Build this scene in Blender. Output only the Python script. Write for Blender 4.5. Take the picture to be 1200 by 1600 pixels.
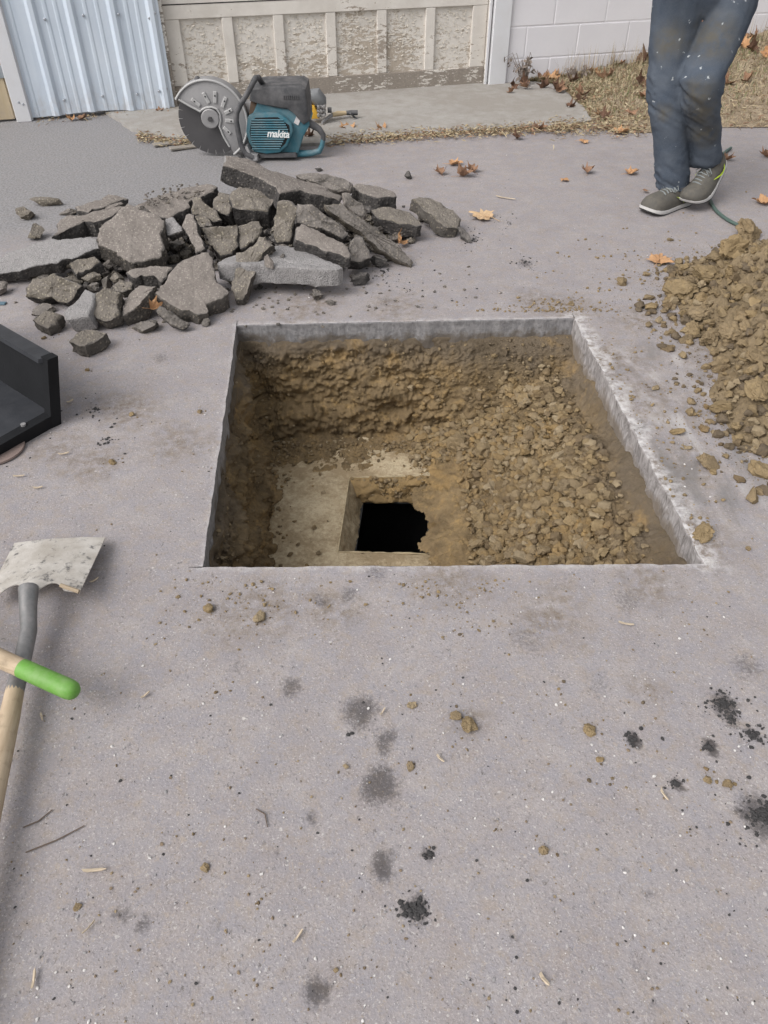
import bpy, bmesh, math, random
import numpy as np
from mathutils import Vector, Matrix, noise as mnoise
random.seed(7); np.random.seed(7)
SC = bpy.context.scene
for o in list(bpy.data.objects): bpy.data.objects.remove(o)
COL = SC.collection

# ---------------- camera ----------------
FPX, PITCH, CAMH = 1205.0, math.radians(41.0), 1.35       # focal length in px of a 1200x1600 frame
cam = bpy.data.cameras.new('camera'); camo = bpy.data.objects.new('camera', cam); COL.objects.link(camo)
camo.location = (0, 0, CAMH); camo.rotation_euler = (math.radians(90) - PITCH, 0, 0)
cam.sensor_fit = 'VERTICAL'; cam.sensor_height = 36.0; cam.lens = FPX / 1600 * 36.0
cam.clip_start = 0.02; cam.clip_end = 2000
SC.camera = camo; SC.render.resolution_x = 768; SC.render.resolution_y = 1024

# ---------------- sky, sun, exposure ----------------
SUN_EL, SUN_AZ = 47.0, -128.0       # soft overcast light from the left
w = bpy.data.worlds.new('World'); SC.world = w; w.use_nodes = True
wn = w.node_tree; wn.nodes.clear()
sky = wn.nodes.new('ShaderNodeTexSky'); sky.sky_type = 'NISHITA'; sky.sun_disc = False
sky.sun_elevation = math.radians(SUN_EL); sky.sun_rotation = math.radians(SUN_AZ)
sky.air_density = 1.0; sky.dust_density = 4.0; sky.ozone_density = 1.0
hs = wn.nodes.new('ShaderNodeHueSaturation'); hs.inputs['Saturation'].default_value = 0.15
bg = wn.nodes.new('ShaderNodeBackground'); bg.inputs[1].default_value = 0.15
wo = wn.nodes.new('ShaderNodeOutputWorld')
wn.links.new(sky.outputs[0], hs.inputs['Color']); wn.links.new(hs.outputs[0], bg.inputs[0]); wn.links.new(bg.outputs[0], wo.inputs[0])
sl = bpy.data.lights.new('sun', 'SUN'); sl.energy = 1.0; sl.angle = math.radians(38); sl.color = (1.0, 0.955, 0.93)
so = bpy.data.objects.new('sun', sl); COL.objects.link(so)
_a, _e = math.radians(SUN_AZ), math.radians(SUN_EL)
so.rotation_euler = Vector((-math.sin(_a) * math.cos(_e), -math.cos(_a) * math.cos(_e), -math.sin(_e))).to_track_quat('-Z', 'Y').to_euler()
so.location = (-4, 4, 6)
SC.view_settings.view_transform = 'Standard'; SC.view_settings.look = 'None'
SC.view_settings.exposure = 0.43; SC.view_settings.gamma = 1.0; SC.view_settings.use_curve_mapping = False
SC.render.engine = 'CYCLES'

# ---------------- measuring: a sight line of the survey camera met with a plane of the place ----------------
CP, SP = math.cos(PITCH), math.sin(PITCH)
CAM = Vector((0, 0, CAMH))
def ray(px, py):
    x = (px - 600) / FPX; y = (800 - py) / FPX
    return Vector((x, CP + y * SP, -SP + y * CP))
def G(px, py, z=0.0):
    d = ray(px, py); return CAM + d * ((z - CAMH) / d.z)
def WY(px, py, Y):
    d = ray(px, py); return CAM + d * (Y / d.y)
def HIT(px, py, a, n):
    d = ray(px, py); return CAM + d * ((a - CAM).dot(n) / d.dot(n))
def ppm(p):                                                # px per metre at a point
    return FPX / max(0.1, (p.y * CP - (p.z - CAMH) * SP))

# ---------------- numeric noise ----------------
def _h(ix, iy, iz, s):
    n = (ix.astype(np.int64) * 374761393 + iy.astype(np.int64) * 668265263 + iz.astype(np.int64) * 2147483647 + s * 974711) & 0xFFFFFFFF
    n = ((n ^ (n >> 13)) * 1274126177) & 0xFFFFFFFF
    n = ((n ^ (n >> 16)) * 2246822519) & 0xFFFFFFFF
    return ((n ^ (n >> 15)) & 0xFFFFFF) / float(0xFFFFFF) * 2 - 1
def vnoise(p, s=0):
    p = np.asarray(p, float); i = np.floor(p); f = p - i; f = f * f * (3 - 2 * f)
    x, y, z = i[:, 0], i[:, 1], i[:, 2]; r = 0
    for dx in (0, 1):
        for dy in (0, 1):
            for dz in (0, 1):
                wt = (f[:, 0] if dx else 1 - f[:, 0]) * (f[:, 1] if dy else 1 - f[:, 1]) * (f[:, 2] if dz else 1 - f[:, 2])
                r = r + wt * _h(x + dx, y + dy, z + dz, s)
    return r
def fbm(p, sc, octv=4, s=0, gain=0.5):
    p = np.asarray(p, float) * sc; r = 0; a = 1
    for k in range(octv):
        r = r + a * vnoise(p, s + k * 17); a *= gain; p = p * 2.03 + 11.7
    return r

# ---------------- object helpers ----------------
def mesh_of(name, vs, fs, mats, smooth=False, mi=None):
    me = bpy.data.meshes.new(name); me.from_pydata([tuple(v) for v in vs], [], [tuple(f) for f in fs])
    for m in (mats if isinstance(mats, (list, tuple)) else [mats]): me.materials.append(m)
    if mi is not None: me.polygons.foreach_set('material_index', np.asarray(mi, dtype=np.int32))
    if smooth: me.polygons.foreach_set('use_smooth', np.ones(len(me.polygons), dtype=bool))
    me.update(); return me
def link(name, me, parent=None, loc=None, rot=None, scale=None):
    o = bpy.data.objects.new(name, me); COL.objects.link(o)
    if parent is not None: o.parent = parent
    if loc is not None: o.location = loc
    if rot is not None: o.rotation_euler = rot
    if scale is not None: o.scale = scale
    return o
def tag(o, label=None, cat=None, group=None, kind=None):
    if label: o['label'] = label
    if cat: o['category'] = cat
    if group: o['group'] = group
    if kind: o['kind'] = kind
    return o
def empty(name, loc, label, cat, group=None, rot=None):
    return tag(link(name, None, None, loc, rot), label, cat, group)
class MB:                                                   # collects geometry for ONE mesh
    def __init__(s): s.v = []; s.f = []; s.m = []
    def add(s, vs, fs, mi=0):
        b = len(s.v); s.v += [tuple(v) for v in vs]; s.f += [tuple(i + b for i in f) for f in fs]; s.m += [mi] * len(fs); return s
    def box(s, c, d, R=None, mi=0, bev=0.0):
        hx, hy, hz = d[0] / 2, d[1] / 2, d[2] / 2
        if bev <= 0:
            vs = [Vector((x, y, z)) for x in (-hx, hx) for y in (-hy, hy) for z in (-hz, hz)]
            fs = [(0, 1, 3, 2), (4, 6, 7, 5), (0, 4, 5, 1), (2, 3, 7, 6), (0, 2, 6, 4), (1, 5, 7, 3)]
        else:
            bm = bmesh.new(); bmesh.ops.create_cube(bm, size=1)
            for v in bm.verts: v.co = Vector((v.co.x * d[0], v.co.y * d[1], v.co.z * d[2]))
            bmesh.ops.bevel(bm, geom=bm.edges[:] + bm.verts[:], offset=bev, segments=2, affect='EDGES', profile=0.5)
            bm.verts.index_update(); vs = [v.co.copy() for v in bm.verts]; fs = [[v.index for v in f.verts] for f in bm.faces]; bm.free()
        c = Vector(c)
        return s.add([(R @ v if R else v) + c for v in vs], fs, mi)
    def tube(s, pts, rad, n=10, mi=0, cap=True):
        pts = [Vector(p) for p in pts]; k = len(pts); rs = rad if isinstance(rad, (list, tuple)) else [rad] * k
        vs = []; up = Vector((0, 0, 1)); pa = None
        for i, p in enumerate(pts):
            t = (pts[min(i + 1, k - 1)] - pts[max(i - 1, 0)]).normalized()
            a = t.cross(up) if pa is None else pa - t * pa.dot(t)
            if a.length < 1e-4: a = t.cross(Vector((0, 1, 0)))
            a.normalize(); pa = a; b = t.cross(a)
            for j in range(n):
                q = 2 * math.pi * j / n; vs.append(p + (a * math.cos(q) + b * math.sin(q)) * rs[i])
        fs = [(i * n + j, i * n + (j + 1) % n, (i + 1) * n + (j + 1) % n, (i + 1) * n + j) for i in range(k - 1) for j in range(n)]
        if cap: fs += [tuple(range(n))[::-1], tuple((k - 1) * n + j for j in range(n))]
        return s.add(vs, fs, mi)
    def prism(s, poly, off, mi=0, bev=0.0):                 # polygon of 3-D points pushed by vector off; bev = rounded front rim
        poly = [Vector(p) for p in poly]; n = len(poly); off = Vector(off); c = sum(poly, Vector()) / n
        if bev > 0:
            L = off.length; o1 = off * (bev / L)
            ins = [p + (c - p).normalized() * bev for p in poly]
            mid = [p + (c - p).normalized() * bev * .3 + o1 * .3 for p in poly]
            rows = [ins, mid, [p + o1 for p in poly], [p + off for p in poly]]
        else: rows = [poly, [p + off for p in poly]]
        vs = [p for r in rows for p in r]; fs = [tuple(range(n))]
        for r in range(len(rows) - 1):
            fs += [(r * n + j, (r + 1) * n + j, (r + 1) * n + (j + 1) % n, r * n + (j + 1) % n) for j in range(n)]
        fs.append(tuple((len(rows) - 1) * n + j for j in range(n))[::-1])
        return s.add(vs, fs, mi)
    def loft(s, rings, mi=0, cap=True):
        n = len(rings[0]); vs = [p for r in rings for p in r]
        fs = [(i * n + j, i * n + (j + 1) % n, (i + 1) * n + (j + 1) % n, (i + 1) * n + j) for i in range(len(rings) - 1) for j in range(n)]
        if cap: fs += [tuple(range(n))[::-1], tuple((len(rings) - 1) * n + j for j in range(n))]
        return s.add(vs, fs, mi)
    def build(s, name, mats, parent=None, smooth=False, origin=None, fix=True):
        o0 = Vector(origin) if origin is not None else Vector((0, 0, 0))
        vs = [Vector(v) - o0 for v in s.v]
        me = mesh_of(name, vs, s.f, mats, smooth, s.m)
        if fix:
            bm = bmesh.new(); bm.from_mesh(me); bmesh.ops.recalc_face_normals(bm, faces=bm.faces[:]); bm.to_mesh(me); bm.free()
        if smooth:
            try: me.set_sharp_from_angle(angle=math.radians(smooth if smooth > 1 else 40))
            except Exception: pass
        return link(name, me, parent, o0 if origin is not None else None)

# ---------------- material helpers ----------------
class NT:
    def __init__(s, name, rough=0.85, spec=0.25, metal=0.0):
        s.m = bpy.data.materials.new(name); s.m.use_nodes = True; s.t = s.m.node_tree
        s.b = s.t.nodes['Principled BSDF']; s.b.inputs['Roughness'].default_value = rough
        s.b.inputs['Specular IOR Level'].default_value = spec; s.b.inputs['Metallic'].default_value = metal
        s.tc = s.t.nodes.new('ShaderNodeTexCoord'); s.obj = s.tc.outputs['Object']
        s.geo = s.t.nodes.new('ShaderNodeNewGeometry'); s.pos = s.geo.outputs['Position']
    def n(s, ty, ins=None, **kw):
        nd = s.t.nodes.new(ty)
        for k, v in kw.items(): setattr(nd, k, v)
        for k, v in (ins or {}).items():
            if hasattr(v, 'is_linked') or v.__class__.__name__.startswith('NodeSocket'): s.t.links.new(v, nd.inputs[k])
            else: nd.inputs[k].default_value = v
        return nd
    def noise(s, vec, sc, det=4, rough=0.55, dist=0.0):
        return s.n('ShaderNodeTexNoise', {'Vector': vec, 'Scale': sc, 'Detail': det, 'Roughness': rough, 'Distortion': dist}).outputs['Fac']
    def voro(s, vec, sc, feat='F1', out='Distance', rnd=1.0):
        return s.n('ShaderNodeTexVoronoi', {'Vector': vec, 'Scale': sc, 'Randomness': rnd}, feature=feat).outputs[out]
    def mr(s, v, a, b, c=0.0, d=1.0):
        return s.n('ShaderNodeMapRange', {'Value': v, 'From Min': a, 'From Max': b, 'To Min': c, 'To Max': d}).outputs[0]
    def ma(s, op, a, b=0.0):
        return s.n('ShaderNodeMath', {0: a, 1: b}, operation=op).outputs[0]
    def mix(s, f, a, b, blend='MIX'):
        nd = s.n('ShaderNodeMix', {0: f}, data_type='RGBA', blend_type=blend)
        for i, v in ((6, a), (7, b)):
            if isinstance(v, tuple): nd.inputs[i].default_value = (v + (1,))[:4]
            else: s.t.links.new(v, nd.inputs[i])
        return nd.outputs[2]
    def scale(s, vec, x, y, z):
        return s.n('ShaderNodeVectorMath', {0: vec, 1: (x, y, z)}, operation='MULTIPLY').outputs[0]
    def color(s, c):
        if isinstance(c, tuple): s.b.inputs['Base Color'].default_value = (c + (1,))[:4]
        else: s.t.links.new(c, s.b.inputs['Base Color'])
        return s
    def bump(s, h, st=0.5, d=0.01, nrm=None):
        nd = s.n('ShaderNodeBump', {'Height': h, 'Strength': st, 'Distance': d})
        if nrm is not None: s.t.links.new(nrm, nd.inputs['Normal'])
        s.t.links.new(nd.outputs[0], s.b.inputs['Normal']); return nd.outputs[0]
    def rnd(s): return s.n('ShaderNodeObjectInfo').outputs['Random']
def simple(name, c, rough=0.7, spec=0.3, metal=0.0, var=0.25, sc=12, dust=0.0, dustc=(.33, .31, .30), bump=0.15, bsc=150):
    k = NT(name, rough, spec, metal); nz = k.noise(k.obj, sc, 6, .6)
    dk = tuple(x * (1 - var) for x in c); lt = tuple(min(1, x * (1 + var)) for x in c)
    cc = k.mix(nz, dk, lt)
    if dust > 0:
        nd = k.n('ShaderNodeSeparateXYZ', {0: k.geo.outputs['Normal']}).outputs[2]
        f = k.ma('MULTIPLY', k.mr(k.noise(k.obj, sc * 1.7, 5, .65), .35, .7), dust)
        f = k.ma('MULTIPLY', f, k.mr(nd, -.6, .8, .45, 1.0))
        cc = k.mix(f, cc, dustc)
    k.color(cc)
    if bump: k.bump(k.noise(k.obj, bsc, 3), bump, .004)
    return k.m
# =====================================================================
# THE SETTING
# =====================================================================
PFL, PFR, PBR, PBL = Vector((-.447, 1.345, 0)), Vector((.792, 1.357, 0)), Vector((.714, 2.663, 0)), Vector((-.545, 2.607, 0))
CUT = 0.072                                                 # thickness of the sawn paving

# ---- paving material ----
def pavement_mat():
    k = NT('worn_dusty_asphalt', .93, .12)
    p = k.pos
    big = k.noise(p, 1.3, 5, .6); mid = k.noise(p, 7.5, 6, .65); fine = k.noise(p, 120, 4, .65); grit = k.noise(p, 260, 2, .6)
    c = k.mix(k.mr(big, .3, .7), (.245, .219, .219), (.318, .286, .283))
    c = k.mix(k.mr(mid, .36, .68), c, (.345, .316, .310))
    c = k.mix(k.mr(fine, .42, .76, 0, .5), c, (.170, .157, .157))
    c = k.mix(k.mr(grit, .52, .78, 0, .55), c, (.42, .395, .39))
    # aggregate: pale and dark stones showing in the surface
    wpp = k.n('ShaderNodeVectorMath', {0: p, 1: k.n('ShaderNodeVectorMath', {0: k.n('ShaderNodeTexNoise', {'Vector': p, 'Scale': 150.0, 'Detail': 1.0}).outputs['Color'], 1: (.006, .006, 0)}, operation='MULTIPLY').outputs[0]}, operation='ADD').outputs[0]
    clus = k.noise(p, 5.5, 3, .6)
    def fleck(scale, cut, r0, r1, col, amt, clu):
        nonlocal c
        vd_ = k.voro(wpp, scale); sp_ = k.n('ShaderNodeSeparateColor', {0: k.voro(wpp, scale, 'F1', 'Color')})
        rad_ = k.mr(sp_.outputs[1], 0, 1, r0, r1); inside = k.ma('LESS_THAN', vd_, rad_)
        keep_ = k.ma('GREATER_THAN', k.ma('ADD', sp_.outputs[0], k.mr(clus, .3, .7, -clu, clu)), cut)
        c = k.mix(k.ma('MULTIPLY', k.ma('MULTIPLY', inside, keep_), k.mr(sp_.outputs[2], 0, 1, amt * .4, amt)), c, col); return vd_
    vd = fleck(150, .91, .10, .40, (.48, .455, .435), .65, .10)
    fleck(90, .88, .06, .36, (.13, .12, .12), .6, .12)
    fleck(60, .945, .05, .24, (.56, .53, .50), .7, .10)
    fleck(75, .90, .10, .34, (.20, .175, .145), .6, .14)
    xyz = k.n('ShaderNodeSeparateXYZ', {0: p}); X, Y = xyz.outputs[0], xyz.outputs[1]
    # hue mottling and fine irregular marks
    c = k.mix(k.mr(k.noise(p, 16, 5, .7), .42, .62, 0, .7), c, (.262, .250, .268)); c = k.mix(k.mr(k.noise(k.scale(p, 1, 1, 1), 27, 5, .7, .5), .50, .68, 0, .65), c, (.295, .25, .215))
    m1 = k.noise(p, 210, 3, .75, .8); m2 = k.noise(k.scale(p, 1.0, .8, 1), 145, 4, .75, 1.0)
    m3 = k.noise(p, 80, 4, .75, 1.2); c = k.mix(k.mr(m3, .58, .66, 0, .55), c, (.35, .295, .24)); c = k.mix(k.mr(m3, .40, .33, 0, .5), c, (.185, .168, .165))
    c = k.mix(k.mr(m1, .595, .66, 0, .75), c, (.50, .475, .455)); c = k.mix(k.mr(m2, .60, .67, 0, .75), c, (.12, .107, .10)); c = k.mix(k.mr(m2, .39, .32, 0, .55), c, (.42, .39, .36))
    # older, greyer, more open-textured asphalt by the siding, behind the heap
    old = k.ma('MULTIPLY', k.mr(Y, 3.1, 3.7), k.mr(X, -.2, -.9))
    wob = k.ma('ADD', old, k.mr(k.noise(p, 3.0, 4), 0, 1, -.25, .25))
    oc = k.mix(k.mr(k.noise(p, 95, 3, .75), .36, .64), (.135, .133, .136), (.31, .308, .310))
    c = k.mix(k.ma('MULTIPLY', k.mr(wob, .12, .85), .75), c, oc)
    # masks measured on the paving (vertex attribute): R drips, G trodden soil, B saw dust, A wiped rock flour
    at = k.n('ShaderNodeVertexColor', layer_name='marks'); sc_ = k.n('ShaderNodeSeparateColor', {0: at.outputs[0]})
    drip, soil_, dust_ = sc_.outputs[0], sc_.outputs[1], sc_.outputs[2]; flour = at.outputs[1]
    n40 = k.noise(p, 34, 5, .7)
    c = k.mix(k.ma('MULTIPLY', k.ma('MULTIPLY', soil_, k.mr(n40, .40, .66)), .8), c, (.155, .118, .078))
    nf = k.noise(k.scale(p, 1.3, .48, 1), 8, 4, .6, .4)
    c = k.mix(k.ma('MULTIPLY', flour, k.mr(nf, .50, .34, 0, .7)), c, (.175, .165, .16))
    c = k.mix(k.ma('MULTIPLY', flour, k.mr(nf, .52, .68, 0, .6)), c, (.46, .44, .43))
    c = k.mix(k.ma('MULTIPLY', dust_, k.mr(n40, .62, .38)), c, (.60, .58, .57))
    dk = k.ma('MULTIPLY', k.mr(k.ma('ADD', k.ma('ADD', drip, k.mr(fine, .3, .7, -.26, .26)), k.mr(grit, .3, .7, -.2, .2)), .06, .5), k.ma('POWER', drip, .6))
    c = k.mix(k.ma('MINIMUM', k.ma('MULTIPLY', dk, 1.0), .9), c, (.050, .044, .043))
    k.color(c)
    h = k.ma('ADD', k.ma('MULTIPLY', fine, .6), k.ma('ADD', k.ma('MULTIPLY', grit, .35), k.ma('MULTIPLY', k.mr(vd, 0, .5, 1, 0), .35)))
    k.bump(h, .36, .005)
    return k.m
M = {}
M['pave'] = pavement_mat()
def soil_mat(name, a, b, c3, sc=6.0, strata=False):
    k = NT(name, .95, .1); p = k.pos
    n1 = k.noise(p, sc, 6, .65, .3); n2 = k.noise(p, sc * 5, 5, .7); n3 = k.noise(p, 170, 3, .7)
    c = k.mix(k.mr(n1, .32, .68), a, b)
    c = k.mix(k.mr(n2, .52, .75, 0, .8), c, c3)
    c = k.mix(k.mr(n3, .5, .8, 0, .5), c, tuple(x * .62 for x in a))
    c = k.mix(k.mr(k.rnd(), 0, 1, 0, .35), c, c3)
    if strata:                                             # dark grey subbase just under the paving, then ochre clay
        zz = k.ma('ADD', k.n('ShaderNodeSeparateXYZ', {0: p}).outputs[2], k.mr(n1, .3, .7, -.05, .05))
        c = k.mix(k.mr(zz, -.20, -.10, 0, .75), c, (.115, .096, .077)); dp = k.noise(p, 4.2, 5, .7, .6); c = k.mix(k.mr(dp, .50, .66, 0, .6), c, (.095, .073, .048)); c = k.mix(k.mr(dp, .44, .32, 0, .55), c, (.345, .228, .098)); c = k.mix(k.ma('MULTIPLY', k.mr(zz, -.36, -.26), k.mr(zz, -.16, -.24)), c, (.225, .150, .070), 'MIX') if False else c
    k.color(c); k.bump(k.ma('ADD', k.ma('ADD', n3, k.ma('MULTIPLY', n2, .8)), k.ma('MULTIPLY', k.noise(p, 420, 2, .6), .5)), .7, .007); return k.m
M['soil'] = soil_mat('yellow_brown_clay', (.160, .115, .064), (.262, .190, .106), (.40, .272, .120), strata=True)
M['clod'] = soil_mat('dry_clay_clod', (.180, .135, .082), (.262, .202, .125), (.34, .25, .128), 14)
M['mud'] = soil_mat('grey_clay_crumb', (.165, .126, .080), (.245, .190, .122), (.32, .236, .13), 10)
def sawn_mat():
    k = NT('sawn_asphalt_face', .8, .25); p = k.pos
    sw = k.noise(k.scale(p, 1, 1, .35), 55, 4, .7, 1.2); st = k.noise(k.scale(p, 2, 2, 9), 9, 4, .6)
    c = k.mix(k.mr(sw, .3, .7), (.165, .160, .165), (.285, .277, .280)); c = k.mix(k.mr(st, .5, .75, 0, .5), c, (.36, .345, .34))
    vr = k.n('ShaderNodeSeparateColor', {0: k.voro(p, 110, 'F1', 'Color')}).outputs[0]
    c = k.mix(k.mr(vr, .75, .8, 0, .4), c, (.12, .12, .125))
    zs_ = k.ma('ADD', k.n('ShaderNodeSeparateXYZ', {0: p}).outputs[2], k.mr(k.noise(p, 13, 5, .7), .3, .7, -.035, .035)); c = k.mix(k.mr(zs_, -.045, -.075, 0, .85), c, (.120, .100, .080))
    k.color(c); k.bump(sw, .3, .004); return k.m
M['sawn'] = sawn_mat()
def sawn_white():
    k = NT('dusted_sawn_face', .85, .2); p = k.pos
    sw = k.noise(k.scale(p, 1.2, 1.2, .5), 40, 5, .7, 1.5)
    c = k.mix(k.mr(sw, .34, .66), (.15, .137, .132), (.40, .375, .37)); c = k.mix(k.mr(k.noise(p, 14, 4), .5, .7, 0, .5), c, (.48, .455, .45))
    zs_ = k.ma('ADD', k.n('ShaderNodeSeparateXYZ', {0: p}).outputs[2], k.mr(k.noise(p, 10, 5, .7), .3, .7, -.03, .03)); c = k.mix(k.mr(zs_, -.05, -.085, 0, .8), c, (.17, .138, .105))
    k.color(c); k.bump(sw, .3, .004); return k.m
M['sawnw'] = sawn_white()
def conc_mat(name, a, b, soil, amt, sc=8):
    k = NT(name, .9, .15); p = k.pos
    n1 = k.noise(p, sc, 6, .65); n2 = k.noise(p, sc * 6, 5, .7); c = k.mix(n1, a, b)
    f = k.ma('ADD', k.mr(k.noise(p, sc * .45, 5, .7), .3, .7), k.mr(n2, .3, .7, -.35, .35))
    c = k.mix(k.ma('MULTIPLY', k.mr(f, .2, .75), amt), c, soil)
    c = k.mix(k.mr(k.noise(p, 130, 3, .7), .55, .75, 0, .5), c, tuple(x * .5 for x in soil))
    k.color(c); k.bump(k.ma('ADD', n2, k.noise(p, 180, 2)), .45, .006); return k.m
M['tank'] = conc_mat('clay_smeared_concrete', (.40, .325, .21), (.54, .455, .32), (.255, .190, .112), .8, 10)
M['apron'] = conc_mat('weathered_concrete', (.30, .285, .265), (.39, .372, .35), (.25, .225, .195), .6, 2.2)
M['dark'] = simple('dark_tank_void', (.05, .05, .05), .9, .1)  # near-black colour stands in for the unlit depth inside the tank

# ---- ground (far) and paving with the sawn hole ----
PX0, PX1, PY0, PY1 = -7.0, 7.0, -3.0, 8.2
gm = NT('dry_earth_and_grass', .95, .1); gm.color(gm.mix(gm.noise(gm.pos, 2.0, 6), (.10, .09, .055), (.19, .165, .11))); M['earth'] = gm.m
R = 400.0
o = link('ground', mesh_of('ground', [(-R, -R, 0), (R, -R, 0), (R, R, 0), (-R, R, 0), (PX0, PY0, 0), (PX1, PY0, 0), (PX1, PY1, 0), (PX0, PY1, 0)],
         [(0, 1, 5, 4), (1, 2, 6, 5), (2, 3, 7, 6), (3, 0, 4, 7)], M['earth'])); tag(o, kind='structure')
def ragged(a, b, n, amp, seed):
    e = (b - a).normalized(); nn = Vector((e.y, -e.x, 0)); out = []
    t = np.linspace(0, 1, n + 1)[:-1]
    pts = np.array([[x * (b - a).length, seed, 0] for x in t]); d = fbm(pts, 22, 4, seed, .65) * amp
    d[0] = 0
    for tt, dd in zip(t, d): out.append(a + (b - a) * float(tt) + nn * float(dd))
    return out
SIDE = [ragged(PFL, PFR, 230, .0022, 1), ragged(PFR, PBR, 230, .004, 2), ragged(PBR, PBL, 230, .0016, 3), ragged(PBL, PFL, 230, .0016, 4)]
MIDC = [Vector((-1.75, .15, 0)), Vector((1.95, .15, 0)), Vector((1.95, 5.2, 0)), Vector((-1.75, 5.2, 0))]
OUTC = [Vector((PX0, PY0, 0)), Vector((PX1, PY0, 0)), Vector((PX1, PY1, 0)), Vector((PX0, PY1, 0))]
ringI, ringM, ringO = [], [], []
for i in range(4):
    s = SIDE[i]; n = len(s); ringI += s
    ringM += [MIDC[i].lerp(MIDC[(i + 1) % 4], q / n) for q in range(n)]; ringO += [OUTC[i].lerp(OUTC[(i + 1) % 4], q / n) for q in range(n)]
RI, RM, RO = (np.array([tuple(v) for v in r]) for r in (ringI, ringM, ringO))
NRAD = 110; tt = np.linspace(0, 1, NRAD + 1) ** 1.1
rows = [RI * (1 - t) + RM * t for t in tt] + [RO]
PV = np.concatenate(rows); nT = len(RI); NRR = len(rows)
a_ = np.arange(nT); fs = []
for r in range(NRR - 1): fs.append(np.stack([r * nT + a_, (r + 1) * nT + a_, (r + 1) * nT + (a_ + 1) % nT, r * nT + (a_ + 1) % nT], 1))
pav = link('pavement', mesh_of('pavement', PV.tolist(), np.concatenate(fs).tolist(), M['pave'])); tag(pav, kind='structure')
bm = bmesh.new(); bm.from_mesh(pav.data)
for f in bm.faces:
    f.normal_update()
    if f.normal.z < 0: f.normal_flip()
bm.to_mesh(pav.data); bm.free()
marks = np.zeros((len(PV), 4)); wv = PV + np.stack([fbm(PV, 11, 3, 61), fbm(PV, 11, 3, 62), np.zeros(len(PV))], 1) * .028
wv2 = PV + np.stack([fbm(PV, 34, 3, 63), fbm(PV, 34, 3, 64), np.zeros(len(PV))], 1) * .008
for px, py, r in ((1000, 620, .22), (960, 560, .18), (1050, 740, .18), (880, 480, .16), (1090, 840, .14), (700, 905, .12), (400, 955, .13), (840, 470, .12), (1000, 500, .14),
                  (520, 940, .09), (1010, 905, .10), (1130, 560, .22), (730, 1125, .05), (1015, 1085, .045), (200, 640, .14), (280, 690, .12), (150, 720, .12), (860, 960, .12), (90, 700, .1), (480, 480, .16), (620, 480, .14)):
    d = np.linalg.norm(wv - np.array(G(px, py)), axis=1); marks[:, 1] = np.maximum(marks[:, 1], np.clip(1.15 - d / r, 0, 1))
d = np.linalg.norm((wv - np.array(G(1075, 660))) * np.array([1.3, .72, 1]), axis=1); marks[:, 3] = np.clip((.44 - d) / .16, 0, 1)
for px, py, r, s in [(455, 1072, 17, .5), (565, 1115, 30, .62), (602, 1158, 21, .56), (592, 1228, 36, .62), (600, 1350, 25, .68), (497, 1547, 21, .66), (488, 1279, 12, .6),
             (370, 1040, 15, .3), (192, 1432, 13, .5), (218, 1444, 12, .55), (1015, 1402, 14, .35), (1020, 1572, 14, .45), (805, 1468, 10, .5), (545, 930, 16, .4),
             (500, 942, 14, .45), (330, 952, 13, .4), (935, 1070, 24, .25), (980, 940, 24, .3), (1165, 1040, 26, .35), (820, 1000, 30, .25), (590, 893, 18, .35),
             (1130, 1103, 22, .62), (1140, 1125, 12, .62), (988, 1155, 12, .95), (1108, 1168, 11, .9), (650, 1422, 22, .62), (672, 1335, 9, .9), (1192, 1278, 40, .62),
             (1160, 1270, 16, .62), (1055, 1224, 11, .8), (1180, 1150, 15, .6), (820, 412, 14, .5), (250, 560, 14, .35), (600, 470, 14, .3), (340, 1452, 9, .4), (430, 1330, 9, .4), (1000, 1510, 12, .3)]:
    q = G(px, py); rr = r / ppm(q) * 1.2; d = np.linalg.norm((wv2 - np.array(q)) * np.array([1, .8, 1]), axis=1)
    marks[:, 0] = np.maximum(marks[:, 0], np.clip((1 - d / rr) * 1.5, 0, 1) * s * .95)
for a, b, wd, st in ((PFR, PBR, .06, 1.0), (PBL, PBR, .02, .6), (PFL, PFR, .02, .5), (PFL, PBL, .012, .35)):
    A, B = np.array(a), np.array(b); e = (B - A) / np.linalg.norm(B - A); t = np.clip(((PV - A) @ e), 0, np.linalg.norm(B - A))
    d = np.linalg.norm(PV - (A + np.outer(t, e)), axis=1); marks[:, 2] = np.maximum(marks[:, 2], np.clip(1 - d / (wd * (1 + .5 * fbm(PV, 15, 3, 66))), 0, 1) * st)
ca = pav.data.color_attributes.new('marks', 'FLOAT_COLOR', 'POINT'); ca.data.foreach_set('color', marks.ravel())
for i, nm in enumerate(('front', 'right', 'back', 'left')):
    s = SIDE[i] + [SIDE[(i + 1) % 4][0]]; n = len(s)
    cen = (PFL + PBR) / 2
    rows = []
    for r, z in enumerate((0, -.004, -.02, -.05, -CUT, -CUT - .035)):
        jj = fbm([[p.x, p.y, z] for p in s], 30, 3, 40 + i) * (.0015 if r < 4 else .004)
        low = fbm([[p.x * 1, p.y, 9] for p in s], 9, 4, 70 + i) * .012 if r >= 4 else np.zeros(n)
        wav = fbm([[p.x, p.y, 3] for p in s], 12, 4, 90 + i, .6) * .0 
        e = (s[-1] - s[0]).normalized(); nn = Vector((-e.y, e.x, 0))
        rows.append([p + Vector((0, 0, z + low[q])) + nn * (jj[q] + (0.0015 if r == 1 else 0)) for q, p in enumerate(s)])
    mbs = MB(); vs = [p for r in rows for p in r]
    mbs.add(vs, [(r * n + q, r * n + q + 1, (r + 1) * n + q + 1, (r + 1) * n + q) for r in range(len(rows) - 1) for q in range(n - 1)])
    mbs.build('cut_face', M['sawnw'] if nm == 'right' else M['sawn'], pav, fix=False)
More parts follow.
